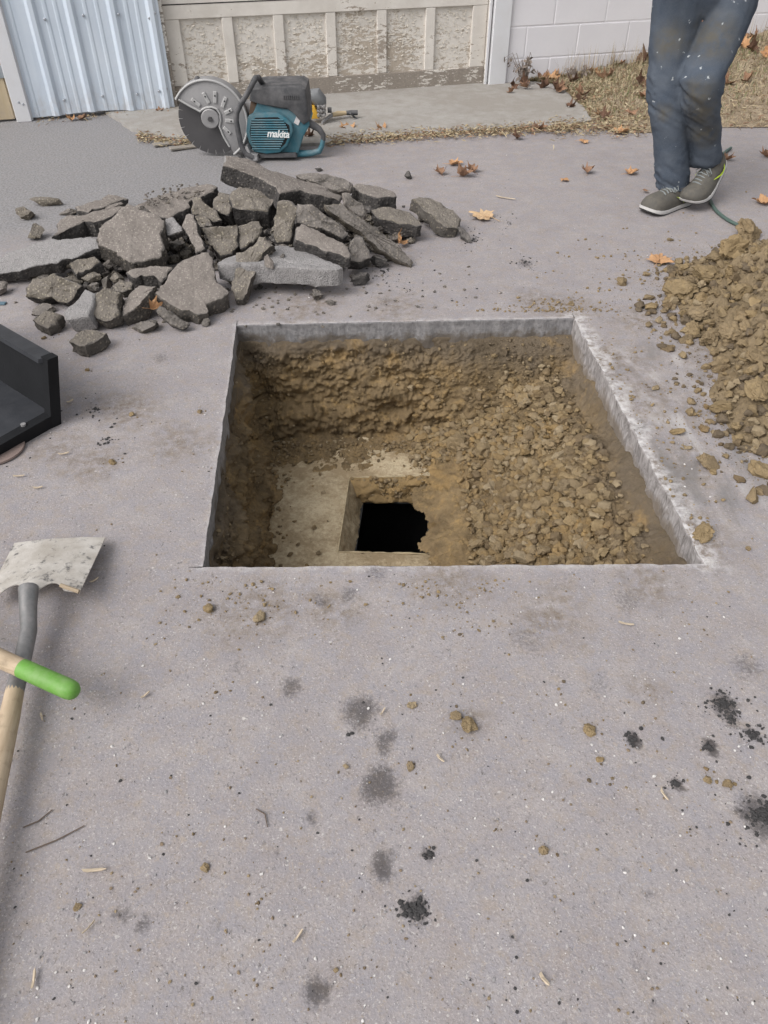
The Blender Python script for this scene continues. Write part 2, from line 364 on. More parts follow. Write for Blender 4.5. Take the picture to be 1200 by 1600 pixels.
# over-cuts of the saw at the corners: narrow real slots are read as thin dark kerf strips a few mm deep
mbk = MB()
for a, d in ((PBR, Vector((.0, 1, 0))), (PBL, Vector((-.08, 1, 0))), (PFL, Vector((-1, -.02, 0)))):
    d.normalize(); s = Vector((d.y, -d.x, 0)) * .0016
    mbk.add([a + s + Vector((0, 0, .0012)), a - s + Vector((0, 0, .0012)), a - s * .3 + d * .035 + Vector((0, 0, .0012)), a + s * .3 + d * .035 + Vector((0, 0, .0012))], [(0, 1, 2, 3)])
mbk.build('saw_kerf', simple('dark_kerf', (.03, .03, .03), .9), pav, fix=False)

# ---- the tank lid at the bottom: concrete slab with a tapered square opening, dark chamber below ----
ZT = -.45
HT = [G(528, 862, ZT), G(706, 866, ZT), G(705, 743, ZT), G(546, 746, ZT)]
HB = [G(556, 864, ZT - .10), G(668, 866, ZT - .10), G(668, 786, ZT - .10), G(568, 786, ZT - .10)]
lid = empty('tank_lid', (0, 1.95, ZT - .1), 'clay smeared concrete tank lid with a square opening at the bottom of the hole', 'tank lid')
OUT = [Vector((-.8, 1.15, ZT)), Vector((1.1, 1.15, ZT)), Vector((1.1, 2.9, ZT)), Vector((-.8, 2.9, ZT))]
mb = MB(); NS, NR = 48, 40
vs = []
for i in range(4):
    for q in range(NS):
        a = HT[i] + (HT[(i + 1) % 4] - HT[i]) * (q / NS); b = OUT[i] + (OUT[(i + 1) % 4] - OUT[i]) * (q / NS)
        for r in range(NR + 1): vs.append(a + (b - a) * ((r / NR) ** 1.15))
arr = np.array([tuple(v) for v in vs])
nz = fbm(arr, 5, 4, 3) * .006 + fbm(arr, 28, 4, 5, .6) * .005
edge = np.tile(np.minimum(1, np.arange(NR + 1) / 3.0), 4 * NS)
arr[:, 2] += nz * edge + 0.0
arr[:, 2] -= (1 - edge) * (.002 + .004 * np.abs(fbm(arr, 40, 3, 8)))
T = 4 * NS
mb.add(arr.tolist(), [(a * (NR + 1) + r, ((a + 1) % T) * (NR + 1) + r, ((a + 1) % T) * (NR + 1) + r + 1, a * (NR + 1) + r + 1) for a in range(T) for r in range(NR)])
slab_top = mb.build('slab', M['tank'], lid, smooth=True, fix=False); slab_top.location = -lid.location
bmx = bmesh.new(); bmx.from_mesh(slab_top.data)
for f in bmx.faces:
    f.normal_update()
    if f.normal.z < 0: f.normal_flip()
bmx.to_mesh(slab_top.data); bmx.free()
for i in range(4):                                          # four tapered sides of the opening
    mb = MB(); a0, a1, b0, b1 = HT[i], HT[(i + 1) % 4], HB[i], HB[(i + 1) % 4]; n, r_ = 40, 16; vs = []
    for r in range(r_ + 1):
        for q in range(n + 1):
            t = q / n; s = r / r_; vs.append((a0 + (a1 - a0) * t) * (1 - s) + (b0 + (b1 - b0) * t) * s)
    arr = np.array([tuple(v) for v in vs]); dn = (fbm(arr, 16, 4, 21 + i) * .006 + fbm(arr, 60, 3, 33 + i) * .003)
    dn *= np.repeat(np.minimum(1, np.arange(r_ + 1) / 3), n + 1)
    if i == 2:                                         # wet clay stuck to the far and right sides
        s_ = np.repeat(np.arange(r_ + 1) / r_, n + 1); dn += (.022 * np.clip(fbm(arr, 7, 3, 60 + i) + .5, 0, 1) + .016 * np.abs(fbm(arr, 26, 4, 64 + i))) * np.sin(np.pi * np.clip(s_ * 1.0, 0, 1)) ** .6
    cen = sum(HT, Vector()) / 4; nn = (cen - (a0 + a1) / 2); nn.z = 0; nn.normalize()
    arr += np.outer(dn, np.array(tuple(nn)))
    mb.add(arr.tolist(), [(r * (n + 1) + q, r * (n + 1) + q + 1, (r + 1) * (n + 1) + q + 1, (r + 1) * (n + 1) + q) for r in range(r_) for q in range(n)])
    side_o = mb.build('opening_side', M['tank'] if i in (0, 3) else M['soil'], lid, smooth=True, fix=False); side_o.location = -lid.location
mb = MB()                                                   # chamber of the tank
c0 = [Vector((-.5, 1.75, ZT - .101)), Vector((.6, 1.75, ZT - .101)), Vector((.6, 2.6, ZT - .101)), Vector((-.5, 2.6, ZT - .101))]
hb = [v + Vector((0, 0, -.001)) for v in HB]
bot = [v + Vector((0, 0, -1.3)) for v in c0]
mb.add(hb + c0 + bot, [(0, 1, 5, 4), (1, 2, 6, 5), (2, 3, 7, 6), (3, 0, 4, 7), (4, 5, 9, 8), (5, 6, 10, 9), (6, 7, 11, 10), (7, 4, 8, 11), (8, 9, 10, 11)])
for i in (3, 2, 0):                                         # pale broken arris along the opening
    a_, b_ = HT[i], HT[(i + 1) % 4]; me_ = MB(); pts_ = [a_.lerp(b_, q / 30) + Vector((0, 0, -.001 + .002 * random.random())) for q in range(31)]
    me_.tube(pts_, [.0012 + .0030 * random.random() ** 2 for _ in range(31)], 6); ao = me_.build('chipped_arris', M['arris'] if 'arris' in M else M.setdefault('arris', simple('pale_broken_concrete', (.42, .345, .225), .9, .15, var=.6, sc=45, bump=.4)), lid, smooth=True); ao.location = -lid.location
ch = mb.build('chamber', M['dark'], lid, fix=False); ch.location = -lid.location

# ---- soil of the hole: back and left banks, spoil slope on the right ----
def pit_soil_h(x, y):
    yb = 2.607 + (x + .545) * .0445; xl = -.447 - (y - 1.345) * .0777; xr = .792 - (y - 1.357) * .0597
    dB, dL, dR, dF = yb - y, x - xl, xr - x, y - 1.35
    p0 = np.stack([x, y, np.zeros_like(x)], 1)
    w1 = fbm(p0, 3.2, 4, 5) * .045; w2 = fbm(p0, 9, 4, 9) * .02
    tR = np.clip((x - .12) / .45, 0, 1); tR = tR * tR * (3 - 2 * tR)
    sB = 3.4 * (1 - tR) + .95 * tR
    back = -CUT + .002 - np.maximum(dB + w1 * .8 * np.clip(dB / .07, 0, 1) + .002, 0) * sB
    left = -CUT + .005 - np.maximum(dL - .01 + w2, 0) * 4.2
    right = -CUT - .018 - np.maximum(dR, 0) * .575 + w1 * .6 + w2 * .8
    right -= .02 * np.exp(-((dR - .05) / .03) ** 2)
    front = -CUT - .02 - np.maximum(dF, 0) * 5.0
    skirt = ZT - .03 + .075 * np.clip(1 - (dB - .20) / .22, 0, 1) * np.clip(1 + w1 * 12, 0, 2) * .6
    fl = np.full_like(x, ZT - .03)
    return np.maximum.reduce([back, left, right, front, fl, skirt]), dB, dL, dR
def equal(n, lo, hi, wfun):
    s = np.linspace(0, 1, 4000); wv = wfun(lo + (hi - lo) * s); c = np.cumsum(wv); c = (c - c[0]) / (c[-1] - c[0])
    return lo + (hi - lo) * np.interp(np.linspace(0, 1, n), c, s)
NX, NY = 360, 400
us = equal(NX, 0, 1, lambda u: np.where(u < .11, 3.2, 1.0)); vsv = equal(NY, 0, 1, lambda v: np.where(v > .80, 3.0, np.where(v < .06, 1.5, 1.0)))
U, V = np.meshgrid(us, vsv)
def lerp2(u, v):
    a = np.outer(1 - u, np.array(PFL)) + np.outer(u, np.array(PFR)); b = np.outer(1 - u, np.array(PBL)) + np.outer(u, np.array(PBR))
    return a * (1 - v)[:, None] + b * v[:, None]
# go 2 cm under the paving so that no gap opens at the cut
XY = lerp2(U.ravel() * 1.03 - .015, V.ravel() * 1.03 - .015)
x, y = XY[:, 0], XY[:, 1]; z, dB, dL, dR = pit_soil_h(x, y)
Pq = np.stack([x, y, z], 1).reshape(NY, NX, 3)
gx = np.gradient(Pq, axis=1); gy = np.gradient(Pq, axis=0); nr = np.cross(gx, gy); nr /= np.linalg.norm(nr, axis=2, keepdims=True) + 1e-9
pts = Pq.reshape(-1, 3); nrm = nr.reshape(-1, 3)
wall = np.clip(1.2 - nrm[:, 2] * 1.2, 0, 1)
led = fbm(pts * np.array([1, 1, 2.0]), 5.5, 5, 101, .6) * .034 + np.abs(fbm(pts * np.array([1, 1, 1.4]), 24, 4, 111, .65)) * .022 - .008
lum = np.abs(fbm(pts, 15, 4, 131, .5)) * .014 + np.abs(fbm(pts, 75, 3, 141, .65)) * .007 - .010
hol = np.exp(-((pts[:, 2] + .305 + .04 * fbm(pts, 4, 2, 171)) / .055) ** 2) * np.clip(.55 + fbm(pts * np.array([1, 1, .3]), 3.5, 3, 161), 0, 1.2) * np.clip((.25 - pts[:, 0]) / .2, 0, 1)
dsp = (led - .055 * hol) * wall + lum * (1 - wall * .4)
keep = np.clip((-CUT - .0 - pts[:, 2]) / .05, .12, 1)
pts = pts + nrm * (dsp * keep)[:, None]
pts[:, 2] = np.minimum(pts[:, 2], -CUT + .012)
# do not let the bank bulge through the sawn faces
yb = 2.607 + (pts[:, 0] + .545) * .0445; 
fs = []
cx = .25 * (pts.reshape(NY, NX, 3)[:-1, :-1] + pts.reshape(NY, NX, 3)[1:, :-1] + pts.reshape(NY, NX, 3)[:-1, 1:] + pts.reshape(NY, NX, 3)[1:, 1:])
hx0, hx1, hy0, hy1 = -.17, .265, 1.80, 2.30
inh = (cx[..., 0] > hx0) & (cx[..., 0] < hx1) & (cx[..., 1] > hy0) & (cx[..., 1] < hy1)
low = (cx[..., 2] < ZT - .012) | (inh & (cx[..., 2] < ZT + .01) & (cx[..., 0] < .245))
I, J = np.nonzero(~low)
fs = np.stack([I * NX + J, I * NX + J + 1, (I + 1) * NX + J + 1, (I + 1) * NX + J], 1)
me = mesh_of('excavated_soil', pts.tolist(), fs.tolist(), M['soil'], smooth=True)
tag(link('excavated_soil', me), kind='structure')
def pit_h(x, y):
    z_, _, _, _ = pit_soil_h(np.array([x]), np.array([y])); return float(max(z_[0], ZT))
# =====================================================================
# FACADE, APRON, LAWN
# =====================================================================
FB = Vector((-1.38, 5.667, 0)); FD = Vector((1, .29, 0)).normalized(); FN = Vector((FD.y, -FD.x, 0))
FANG = math.atan2(FD.y, FD.x)
def FA(s, z, o=0.0): return FB + FD * s + FN * o + Vector((0, 0, z))
def FW(px, py, o=0.0):
    p = HIT(px, py, FB + FN * o, FN) - FB; return p.dot(FD), p.z
RF = Matrix.Rotation(FANG, 3, 'Z')
def fbox(mb, s0, s1, z0, z1, o0, o1, bev=0.0, mi=0):
    mb.box(FA((s0 + s1) / 2, (z0 + z1) / 2, (o0 + o1) / 2), (s1 - s0, abs(o1 - o0), z1 - z0), RF, mi, bev); return mb

# ---- concrete apron ----
ap = [(180, 184), (206, 200), (262, 213), (330, 221), (420, 224), (500, 223), (570, 216), (640, 209), (760, 200), (860, 196), (925, 188), (915, 172), (894, 152), (886, 138)]
pp = [G(x_, y_, .018) for x_, y_ in ap]; pp += [FA(3.2, .018, -.4), FA(-.6, .018, -.4)]
dense = []
for i in range(len(pp)):
    a, b = pp[i], pp[(i + 1) % len(pp)]; n = 14 if i < 13 else 2
    for q in range(n):
        p = a.lerp(b, q / n)
        if i < 13: j = fbm([[p.x, p.y, 0]], 9, 4, 77)[0] * .02; p = p + Vector((j * .4, j, 0))
        dense.append(p)
mb = MB(); mb.prism(dense, (0, 0, -.03), bev=.0); o = mb.build('concrete_apron', M['apron']); tag(o, kind='structure')

# ---- corrugated siding ----
def siding_mat(name, a, b, streak):
    k = NT(name, .42, .4); p = k.obj
    n1 = k.noise(k.scale(p, 3, 3, .25), 9, 5, .6); n2 = k.noise(p, 2.2, 5, .6)
    c = k.mix(k.mr(n1, .3, .7), a, b); c = k.mix(k.mr(n2, .5, .75, 0, .4), c, streak)
    xyz = k.n('ShaderNodeSeparateXYZ', {0: p}).outputs[2]
    sp = k.ma('MULTIPLY', k.mr(xyz, .22, 0.0), k.mr(k.noise(k.scale(p, 2, 2, .8), 16, 5, .7), .42, .7))
    c = k.mix(k.ma('MULTIPLY', sp, .6), c, (.34, .29, .25)); k.color(c); k.bump(k.noise(p, 30, 4), .06, .004); return k.m
M['siding'] = siding_mat('pale_blue_white_steel', (.52, .585, .665), (.595, .655, .725), (.66, .705, .755))
M['tan'] = siding_mat('tan_steel', (.42, .34, .22), (.50, .41, .28), (.54, .46, .33))
M['screw'] = simple('zinc_screw', (.42, .44, .47), .45, .5, .6)
M['void'] = simple('dark_behind_wall', (.03, .028, .026), .95)
sL, sR = -.925, -.02
sid = empty('metal_siding', FA(sL, 0), 'pale blue white ribbed metal siding panel left of the garage door', 'siding')
prof = []; xs = sL
def rib(c, h, w0, w1): return [(c - w0, 0), (c - w1, h), (c + w1, h), (c + w0, 0)]
maj = [FW(px, py)[0] for px, py in ((92, 184), (147, 180), (207, 175), (262, 171))]
pts2 = [(sL, 0)]
for i, m_ in enumerate(maj):
    if i == 0: pts2 += rib(m_ - .12, .004, .014, .007) 
    pts2 += rib(m_, .02, .032, .012)
    nx_ = maj[i + 1] if i + 1 < len(maj) else None
    if nx_:
        g = nx_ - m_
        pts2 += rib(m_ + g * .36, .004, .014, .007) + rib(m_ + g * .64, .004, .014, .007)
pts2 = [p for p in pts2 if sL <= p[0] <= sR] + [(sR, 0.0), (sR, -.03)]
mb = MB(); zs = [.022, .3, .7, 1.2, 1.8, 2.6]; rows = []
for z_ in zs: rows += [FA(s_, z_ + (.006 * math.sin(s_ * 9) if z_ < .1 else 0), o_ + .03) for s_, o_ in pts2]
n = len(pts2)
mb.add(rows, [(r * n + q, r * n + q + 1, (r + 1) * n + q + 1, (r + 1) * n + q) for r in range(len(zs) - 1) for q in range(n - 1)])
def under(o, par): o.parent = par; o.matrix_parent_inverse = Matrix.Translation(-par.location); return o
under(mb.build('ribbed_sheet', M['siding'], smooth=False, fix=False), sid)
for px, py in ((233, 28), (242, 20), (214, 147), (248, 142), (260, 138), (33, 161), (27, 160), (70, 30), (130, 24), (185, 22), (160, 150), (100, 156)):
    s_, z_ = FW(px, py, .035)
    mbq = MB(); c = FA(s_, z_, .0455); mbq.tube([c - FN * .018, c, c + FN * .003], [.008, .008, .005], 8); under(mbq.build('screw', M['screw']), sid)
mb = MB(); fbox(mb, sL - .5, sR + .02, .04, 2.6, -.06, 0); under(mb.build('backing', M['void']), sid)
# white corner post, tan door with a hinge
M['wpaint'] = simple('white_trim_paint', (.64, .645, .665), .6, .35, var=.06, sc=5, dust=.35, dustc=(.5, .47, .44), bump=.08)
tr = empty('corner_trim', FA(sL - .04, 0), 'white metal corner trim standing between tan door and ribbed siding', 'trim')
mb = MB(); fbox(mb, sL - .085, sL + .004, .0, 2.6, .0, .058, .004); under(mb.build('trim_face', M['wpaint']), tr)
mb = MB(); fbox(mb, sL - .004, sL + .012, .004, 2.6, .002, .036); under(mb.build('trim_lip', M['wpaint']), tr)
for px, py in ((36, 163), (29, 160)):
    s_, z_ = FW(px, py, .058); c = FA(s_, z_, .058); mbq = MB(); mbq.tube([c - FN * .004, c, c + FN * .004], [.008, .008, .005], 8); under(mbq.build('screw', M['screw']), tr)
td = empty('tan_door', FA(sL - .6, 0), 'tan panelled metal door at the left edge behind the corner trim', 'door')
mb = MB()
for i in range(7): fbox(mb, sL - .09 - .118 * (i + 1), sL - .09 - .118 * i - .008, .012, 2.3, -.03, .02, .004)
fbox(mb, sL - .95, sL - .085, .014, 2.29, -.035, .006); under(mb.build('door_leaf', M['tan']), td)
s_, z_ = FW(8, 112, .03); mb = MB(); fbox(mb, s_ - .16, s_ + .03, z_ - .035, z_ + .035, .02, .03, .003); under(mb.build('hinge', simple('galvanised_hinge', (.33, .36, .38), .5, .5, .5)), td)
for q in (-.12, -.06, -.01):
    c = FA(s_ + q, z_, .03); mbq = MB(); mbq.tube([c, c + FN * .006], .009, 8); under(mbq.build('bolt', M['screw']), td)

# ---- garage door with peeling paint ----
def peel_mat(name, amt, wood=(.25, .215, .18)):
    k = NT(name, .8, .2); p = k.pos
    n1 = k.noise(k.scale(p, 1, 1, 2.8), 17, 6, .62, .5); n2 = k.noise(k.scale(p, 1, 1, 2.6), 60, 4, .65, .6); n3 = k.noise(p, 5.0, 5, .65); n4 = k.noise(p, 1.6, 3, .5)
    c = k.mix(k.mr(n3, .35, .7), (.575, .538, .49), (.70, .665, .615))
    f = k.ma('ADD', k.ma('ADD', k.ma('MULTIPLY', n1, .55), k.ma('MULTIPLY', n2, .30)), k.ma('ADD', k.ma('MULTIPLY', n3, .30), k.ma('MULTIPLY', n4, .35)))
    xyz = k.n('ShaderNodeSeparateXYZ', {0: p}).outputs[2]
    f = k.ma('ADD', f, k.mr(xyz, .42, .0, -.02, .07))
    gone = k.mr(f, amt, amt + .02)
    wd = k.mix(k.noise(k.scale(p, 1, 1, .06), 120, 4, .6), wood, tuple(x * 1.5 for x in wood)); wd = k.mix(k.mr(n2, .5, .7, 0, .6), wd, (.42, .37, .31))
    rim = k.ma('MULTIPLY', k.mr(f, amt - .035, amt), k.mr(f, amt + .006, amt, 0, 1))
    c = k.mix(k.ma('MULTIPLY', rim, .6), c, (.78, .735, .67)); c = k.mix(gone, c, wd)
    k.color(c); k.bump(k.ma('ADD', k.ma('MULTIPLY', gone, -.8), k.ma('MULTIPLY', n2, .25)), .4, .003); return k.m
M['peel'] = peel_mat('peeling_cream_paint', .80, (.33, .285, .235)); M['peel2'] = peel_mat('worn_cream_paint', .835); M['oldwood'] = peel_mat('bare_grey_wood', .73, (.20, .175, .15))
gd = empty('garage_door', FA(1.1, 0), 'old wooden garage door with peeling cream paint', 'garage door')
D0, D1 = .0, 2.205; OD = -.045
sti = [FW(px, 60, OD)[0] for px in (274, 358, 437, 518, 597, 672, 745)]
zb = FW(560, 117, OD)[1]; zt = FW(560, 17, OD)[1]
rows_ = [(zb, zt), (zt + .16, zt + .16 + (zt - zb)), (zt + .32 + (zt - zb), zt + .32 + 2 * (zt - zb)), (zt + .48 + 2 * (zt - zb), zt + .48 + 3 * (zt - zb))]
fl_rng = random.Random(3)
prev = .012
for r, (z0, z1) in enumerate(rows_):
    mb = MB(); fbox(mb, D0 + .004, D1 - .004, prev, z0, OD - .035, OD + (.0 if r else .004), .003); under(mb.build('rail', M['oldwood'] if r == 0 else M['peel2']), gd)
    if r: mb = MB(); fbox(mb, D0 + .004, D1 - .004, (prev + z0) / 2 - .003, (prev + z0) / 2 + .003, OD - .02, OD + .0015); under(mb.build('section_gap', M['void']), gd)
    for i, s_ in enumerate(sti):
        hw = .034 if 0 < i < 6 else .04
        a, b = max(D0 + .004, s_ - hw), min(D1 - .004, s_ + hw)
        if i == 6: b = D1 - .004
        if i == 0: a = D0 + .004
        mb = MB(); fbox(mb, a, b, z0 + .001, z1 - .001, OD - .035, OD - .002, .004); under(mb.build('stile', M['peel2']), gd)
    for i in range(6):
        a, b = sti[i] + (.034 if i else .04), sti[i + 1] - (.034 if i < 5 else .04); nx, nzz = 26, 26; vs = []
        for q in range(nzz + 1):
            for t in range(nx + 1): vs.append(FA(a + (b - a) * t / nx, z0 + (z1 - z0) * q / nzz, OD - .022))
        arr = np.array([tuple(v) for v in vs]); d = fbm(arr * np.array([1, 1, 1.8]), 10, 3, 200 + i + 9 * r) * .0012; arr += np.outer(d, np.array(FN))
        mb = MB(); mb.add(arr.tolist(), [(q * (nx + 1) + t, q * (nx + 1) + t + 1, (q + 1) * (nx + 1) + t + 1, (q + 1) * (nx + 1) + t) for q in range(nzz) for t in range(nx)])
        pnl = under(mb.build('panel', M['peel'], smooth=True, fix=False), gd)
        if r == 0:                                           # paint that has let go and curls off the panel
            mf = MB()
            for _ in range(130):
                u = fl_rng.random(); v = fl_rng.random() ** .8; c = FA(a + .012 + (b - a - .024) * u, z0 + .01 + (z1 - z0 - .02) * v, OD - .019)
                w_, h_ = fl_rng.uniform(.005, .022), fl_rng.uniform(.004, .013); th = fl_rng.uniform(-.5, .5); lift = fl_rng.uniform(.001, .004)
                e1 = FD * math.cos(th) + Vector((0, 0, math.sin(th))); e2 = Vector((0, 0, math.cos(th))) - FD * math.sin(th)
                k0 = [c - e1 * w_ / 2 + e2 * h_ / 2, c + e1 * w_ * fl_rng.uniform(.2, .6) + e2 * h_ * fl_rng.uniform(.3, .6), c + e1 * w_ / 2 - e2 * h_ * fl_rng.uniform(.2, .6) + FN * lift, c - e1 * w_ * fl_rng.uniform(.2, .5) - e2 * h_ / 2 + FN * lift]
                mf.add(k0, [(0, 1, 2, 3)])
            fl_ = mf.build('paint_flakes', M['peelflake'] if 'peelflake' in M else M.setdefault('peelflake', simple('paint_flake', (.57, .525, .455), .8, .2, var=.25, sc=20)), fix=False)
            under(fl_, gd); fl_['kind'] = 'stuff'
    prev = z1
mb = MB(); fbox(mb, D0 + .004, D1 - .004, prev, prev + .08, OD - .035, OD); under(mb.build('rail', M['peel2']), gd)
mb = MB(); fbox(mb, D0 - .02, D1 + .02, .02, prev + .1, OD - .09, OD - .04); under(mb.build('backing', M['void']), gd)
# jambs
jl = empty('left_door_jamb', FA(-.01, 0), 'grey weathered wooden jamb between ribbed siding and garage door', 'door jamb')
mb = MB(); fbox(mb, -.021, .002, .0, 2.5, -.08, .012, .003); under(mb.build('board', M['oldwood']), jl)
jr = empty('right_door_jamb', FA(2.28, 0), 'white painted board trim between garage door and block wall', 'door jamb')
sj0 = FW(768, 60)[0]; sj1 = FW(797, 40)[0]
mb = MB(); fbox(mb, D1 + .0, sj0 - .003, .0, 2.5, -.08, -.012, .003); under(mb.build('stop_board', M['peel2']), jr)
mb = MB(); fbox(mb, sj0 - .03, sj0 - .012, .01, 2.5, -.011, .004, .003); under(mb.build('stop_strip', M['wpaint']), jr)
mb = MB(); fbox(mb, sj0, sj1 - .004, .0, 2.5, -.08, .022, .004); under(mb.build('trim_board', M['wpaint']), jr)

# ---- painted block wall ----
def blk_mat():
    k = NT('white_painted_block', .75, .25); p = k.obj
    n1 = k.noise(p, 1.6, 5, .6); n2 = k.noise(p, 45, 5, .65)
    c = k.mix(k.mr(n1, .35, .7), (.655, .64, .665), (.73, .717, .737)); c = k.mix(k.mr(k.noise(p, 6, 5, .7), .58, .8, 0, .3), c, (.48, .455, .46))
    k.color(c); k.bump(n2, .25, .004); return k.m
M['block'] = blk_mat()
bw = empty('block_wall', FA(3.5, 0), 'white painted concrete block wall right of the garage door', 'wall')
z1_ = FW(850, 40)[1]; BH, BL = .2, .406; zoff = z1_ - 2 * BH
sjoint = FW(822, 62)[0]
mb = MB(); fbox(mb, sj1 + .001, 6.5, -.2, 2.62, -.25, -.0028); under(mb.build('mortar', M['block']), bw)
cache = {}
for r in range(-1, 12):
    z0 = zoff + r * BH; sh = 0 if r % 2 == 1 else BL / 2
    s0 = sjoint + sh - 2 * BL
    while s0 < 6.4:
        a, b = max(s0 + .004, sj1 + .003), min(s0 + BL - .004, 6.45); s0 += BL
        if b - a < .03: continue
        key = round(b - a, 3)
        if key not in cache:
            m_ = MB(); m_.box((0, 0, 0), (b - a, .04, BH - .008), None, 0, .004); tmp = m_.build('block', M['block']); cache[key] = tmp.data; bpy.data.objects.remove(tmp)
        o = link('block', cache[key], bw, FA((a + b) / 2, z0 + BH / 2, -.0203 + random.uniform(-.0012, .0012)) - bw.location, (random.uniform(-.003, .003), 0, FANG))

# ---- lawn bank ----
def lawn_h(x, y):
    q = Vector((x, y, 0)) - FB; s_ = q.dot(FD); d = -q.dot(FN) * -1
    fr = max(0.0, min(1.0, (s_ - 2.75) / 2.0)); back = max(0.0, min(1.0, (1.75 - d) / 1.75)) if d > 0 else 1
    return .012 + .24 * fr * (back ** 1.0) + .03 * fr
ln = []; nu, nv = 70, 46
frontpx = [(893, 128), (890, 150), (915, 172), (928, 188), (950, 203), (985, 206), (1050, 204), (1128, 197), (1200, 197), (1300, 200)]
fw_ = [G(a, b, .01) for a, b in frontpx]
def front_pt(t):
    t *= len(fw_) - 1; i = min(int(t), len(fw_) - 2); return fw_[i].lerp(fw_[i + 1], t - i)
for i in range(nu + 1):
    f = front_pt(i / nu); s_ = (f - FB).dot(FD); b = FA(2.47 + 3.6 * (i / nu) ** 1.15, 0, -.02)
    for j in range(nv + 1):
        p = f.lerp(b, j / nv); e = min(1, j / 3.0) 
        hh = lawn_h(p.x, p.y) * e + (1 - e) * .004 + float(fbm([[p.x, p.y, 0]], 7, 4, 55)[0]) * .014 * e
        ln.append((p.x, p.y, max(hh, .003)))
lm = NT('thatch_and_leaf_mould', .95, .1); c = lm.mix(lm.mr(lm.noise(lm.pos, 9, 6, .7), .35, .65), (.25, .195, .135), (.36, .295, .215)); c = lm.mix(lm.mr(lm.noise(lm.pos, 60, 4, .7), .5, .7, 0, .7), c, (.12, .085, .05)); lm.color(c); lm.bump(lm.noise(lm.pos, 70, 4), .8, .01); M['thatch'] = lm.m
me = mesh_of('lawn', ln, [(i * (nv + 1) + j, (i + 1) * (nv + 1) + j, (i + 1) * (nv + 1) + j + 1, i * (nv + 1) + j + 1) for i in range(nu) for j in range(nv)], M['thatch'], smooth=True)
lawn = tag(link('lawn', me), kind='structure')
bm = bmesh.new(); bm.from_mesh(me)
for f in bm.faces:
    f.normal_update()
    if f.normal.z < 0: f.normal_flip()
bm.to_mesh(me); bm.free()
lpts = np.array(ln).reshape(nu + 1, nv + 1, 3)
def grass(name, n, cols, hmin, hmax, wmin, wmax, sel, flat=0.0, seed=5):
    rg = np.random.RandomState(seed); mb = MB(); k = 0
    while k < n:
        i, j = rg.rand() * (nu - .01), rg.rand() * (nv - .01)
        if not sel(i / nu, j / nv, rg): continue
        a = lpts[int(i), int(j)]; b = lpts[min(int(i) + 1, nu), min(int(j) + 1, nv)]; fi, fj = i - int(i), j - int(j)
        p = Vector(lpts[int(i), int(j)] * (1 - fi) * (1 - fj) + lpts[int(i) + 1, int(j)] * fi * (1 - fj) + lpts[int(i), int(j) + 1] * (1 - fi) * fj + lpts[int(i) + 1, int(j) + 1] * fi * fj)
        h = rg.uniform(hmin, hmax); th = rg.uniform(0, 6.283); ln_ = rg.uniform(.2, 1.0) + flat; d = Vector((math.cos(th), math.sin(th), 0)); sd = Vector((-d.y, d.x, 0)) * rg.uniform(wmin, wmax)
        up = Vector((0, 0, 1)); l = min(1.4, ln_)
        m1 = p + (up * math.cos(l * .6) + d * math.sin(l * .6)) * h * .5; t = m1 + (up * math.cos(l) + d * math.sin(l)) * h * .5 
        mb.add([p - sd, p + sd, m1 + sd * .8, m1 - sd * .8, t], [(0, 1, 2, 3), (3, 2, 4)], rg.choice(len(cols))); k += 1
    return tag(mb.build(name, cols, fix=False), kind='stuff')
M['g1'] = simple('straw_blade', (.36, .29, .18), .8, .2, var=.3, sc=3, bump=0); M['g2'] = simple('pale_straw_blade', (.44, .37, .25), .8, .2, var=.25, sc=3, bump=0)
M['g3'] = simple('green_blade', (.14, .17, .07), .8, .2, var=.3, sc=3, bump=0); M['g4'] = simple('brown_blade', (.22, .155, .095), .8, .2, var=.3, sc=3, bump=0)
o = grass('grass', 17000, [M['g1'], M['g2'], M['g4'], M['g2'], M['g3']], 0.025, .07, .0010, .0022, lambda u, v, r: r.rand() < .10 + .9 * min(1, v * 1.6), .55)
tag(o, 'short straw coloured dry grass along the block wall', 'grass')
o = grass('tall_grass', 500, [M['g1'], M['g4'], M['g2']], .10, .24, .001, .0018, lambda u, v, r: v > .8 and u > .12, -.25, 8)
tag(o, 'sparse tall dry grass stalks against the block wall', 'grass')
# =====================================================================
# HEAP OF BROKEN PAVING
# =====================================================================
def rub_mat(name, a, b, stone, dk, sc=30, dust=0.0, vb=.45):
    k = NT(name, .93, .12); p = k.obj
    n1 = k.noise(p, 9, 6, .65); n2 = k.noise(p, 60, 5, .7); c = k.mix(k.mr(n1, .32, .7), a, b)
    vr = k.n('ShaderNodeSeparateColor', {0: k.voro(p, sc * 3, 'F1', 'Color')}); vd = k.voro(p, sc * 3)
    c = k.mix(k.ma('MULTIPLY', k.mr(vr.outputs[0], .58, .62), k.mr(vd, .30, .45, 1, 0)), c, stone)
    c = k.mix(k.mr(n2, .50, .72, 0, .8), c, dk)
    if dust:
        nz_ = k.n('ShaderNodeSeparateXYZ', {0: k.geo.outputs['Normal']}).outputs[2]
        f = k.ma('MULTIPLY', k.mr(k.ma('ADD', nz_, k.mr(n1, .3, .7, -.3, .3)), .35, .9), dust); c = k.mix(f, c, (.30, .272, .25))
    c = k.mix(k.mr(k.rnd(), 0, 1, 0, .3), c, tuple(x * 1.2 for x in a))
    k.color(c); k.bump(k.ma('ADD', n2, k.ma('MULTIPLY', k.mr(vd, 0, .6, 1, 0), vb)), .8, .007); return k.m
M['rtop'] = rub_mat('dusty_paving_top', (.185, .163, .146), (.245, .219, .198), (.33, .30, .265), (.110, .097, .087), 40, 0.0, .06)
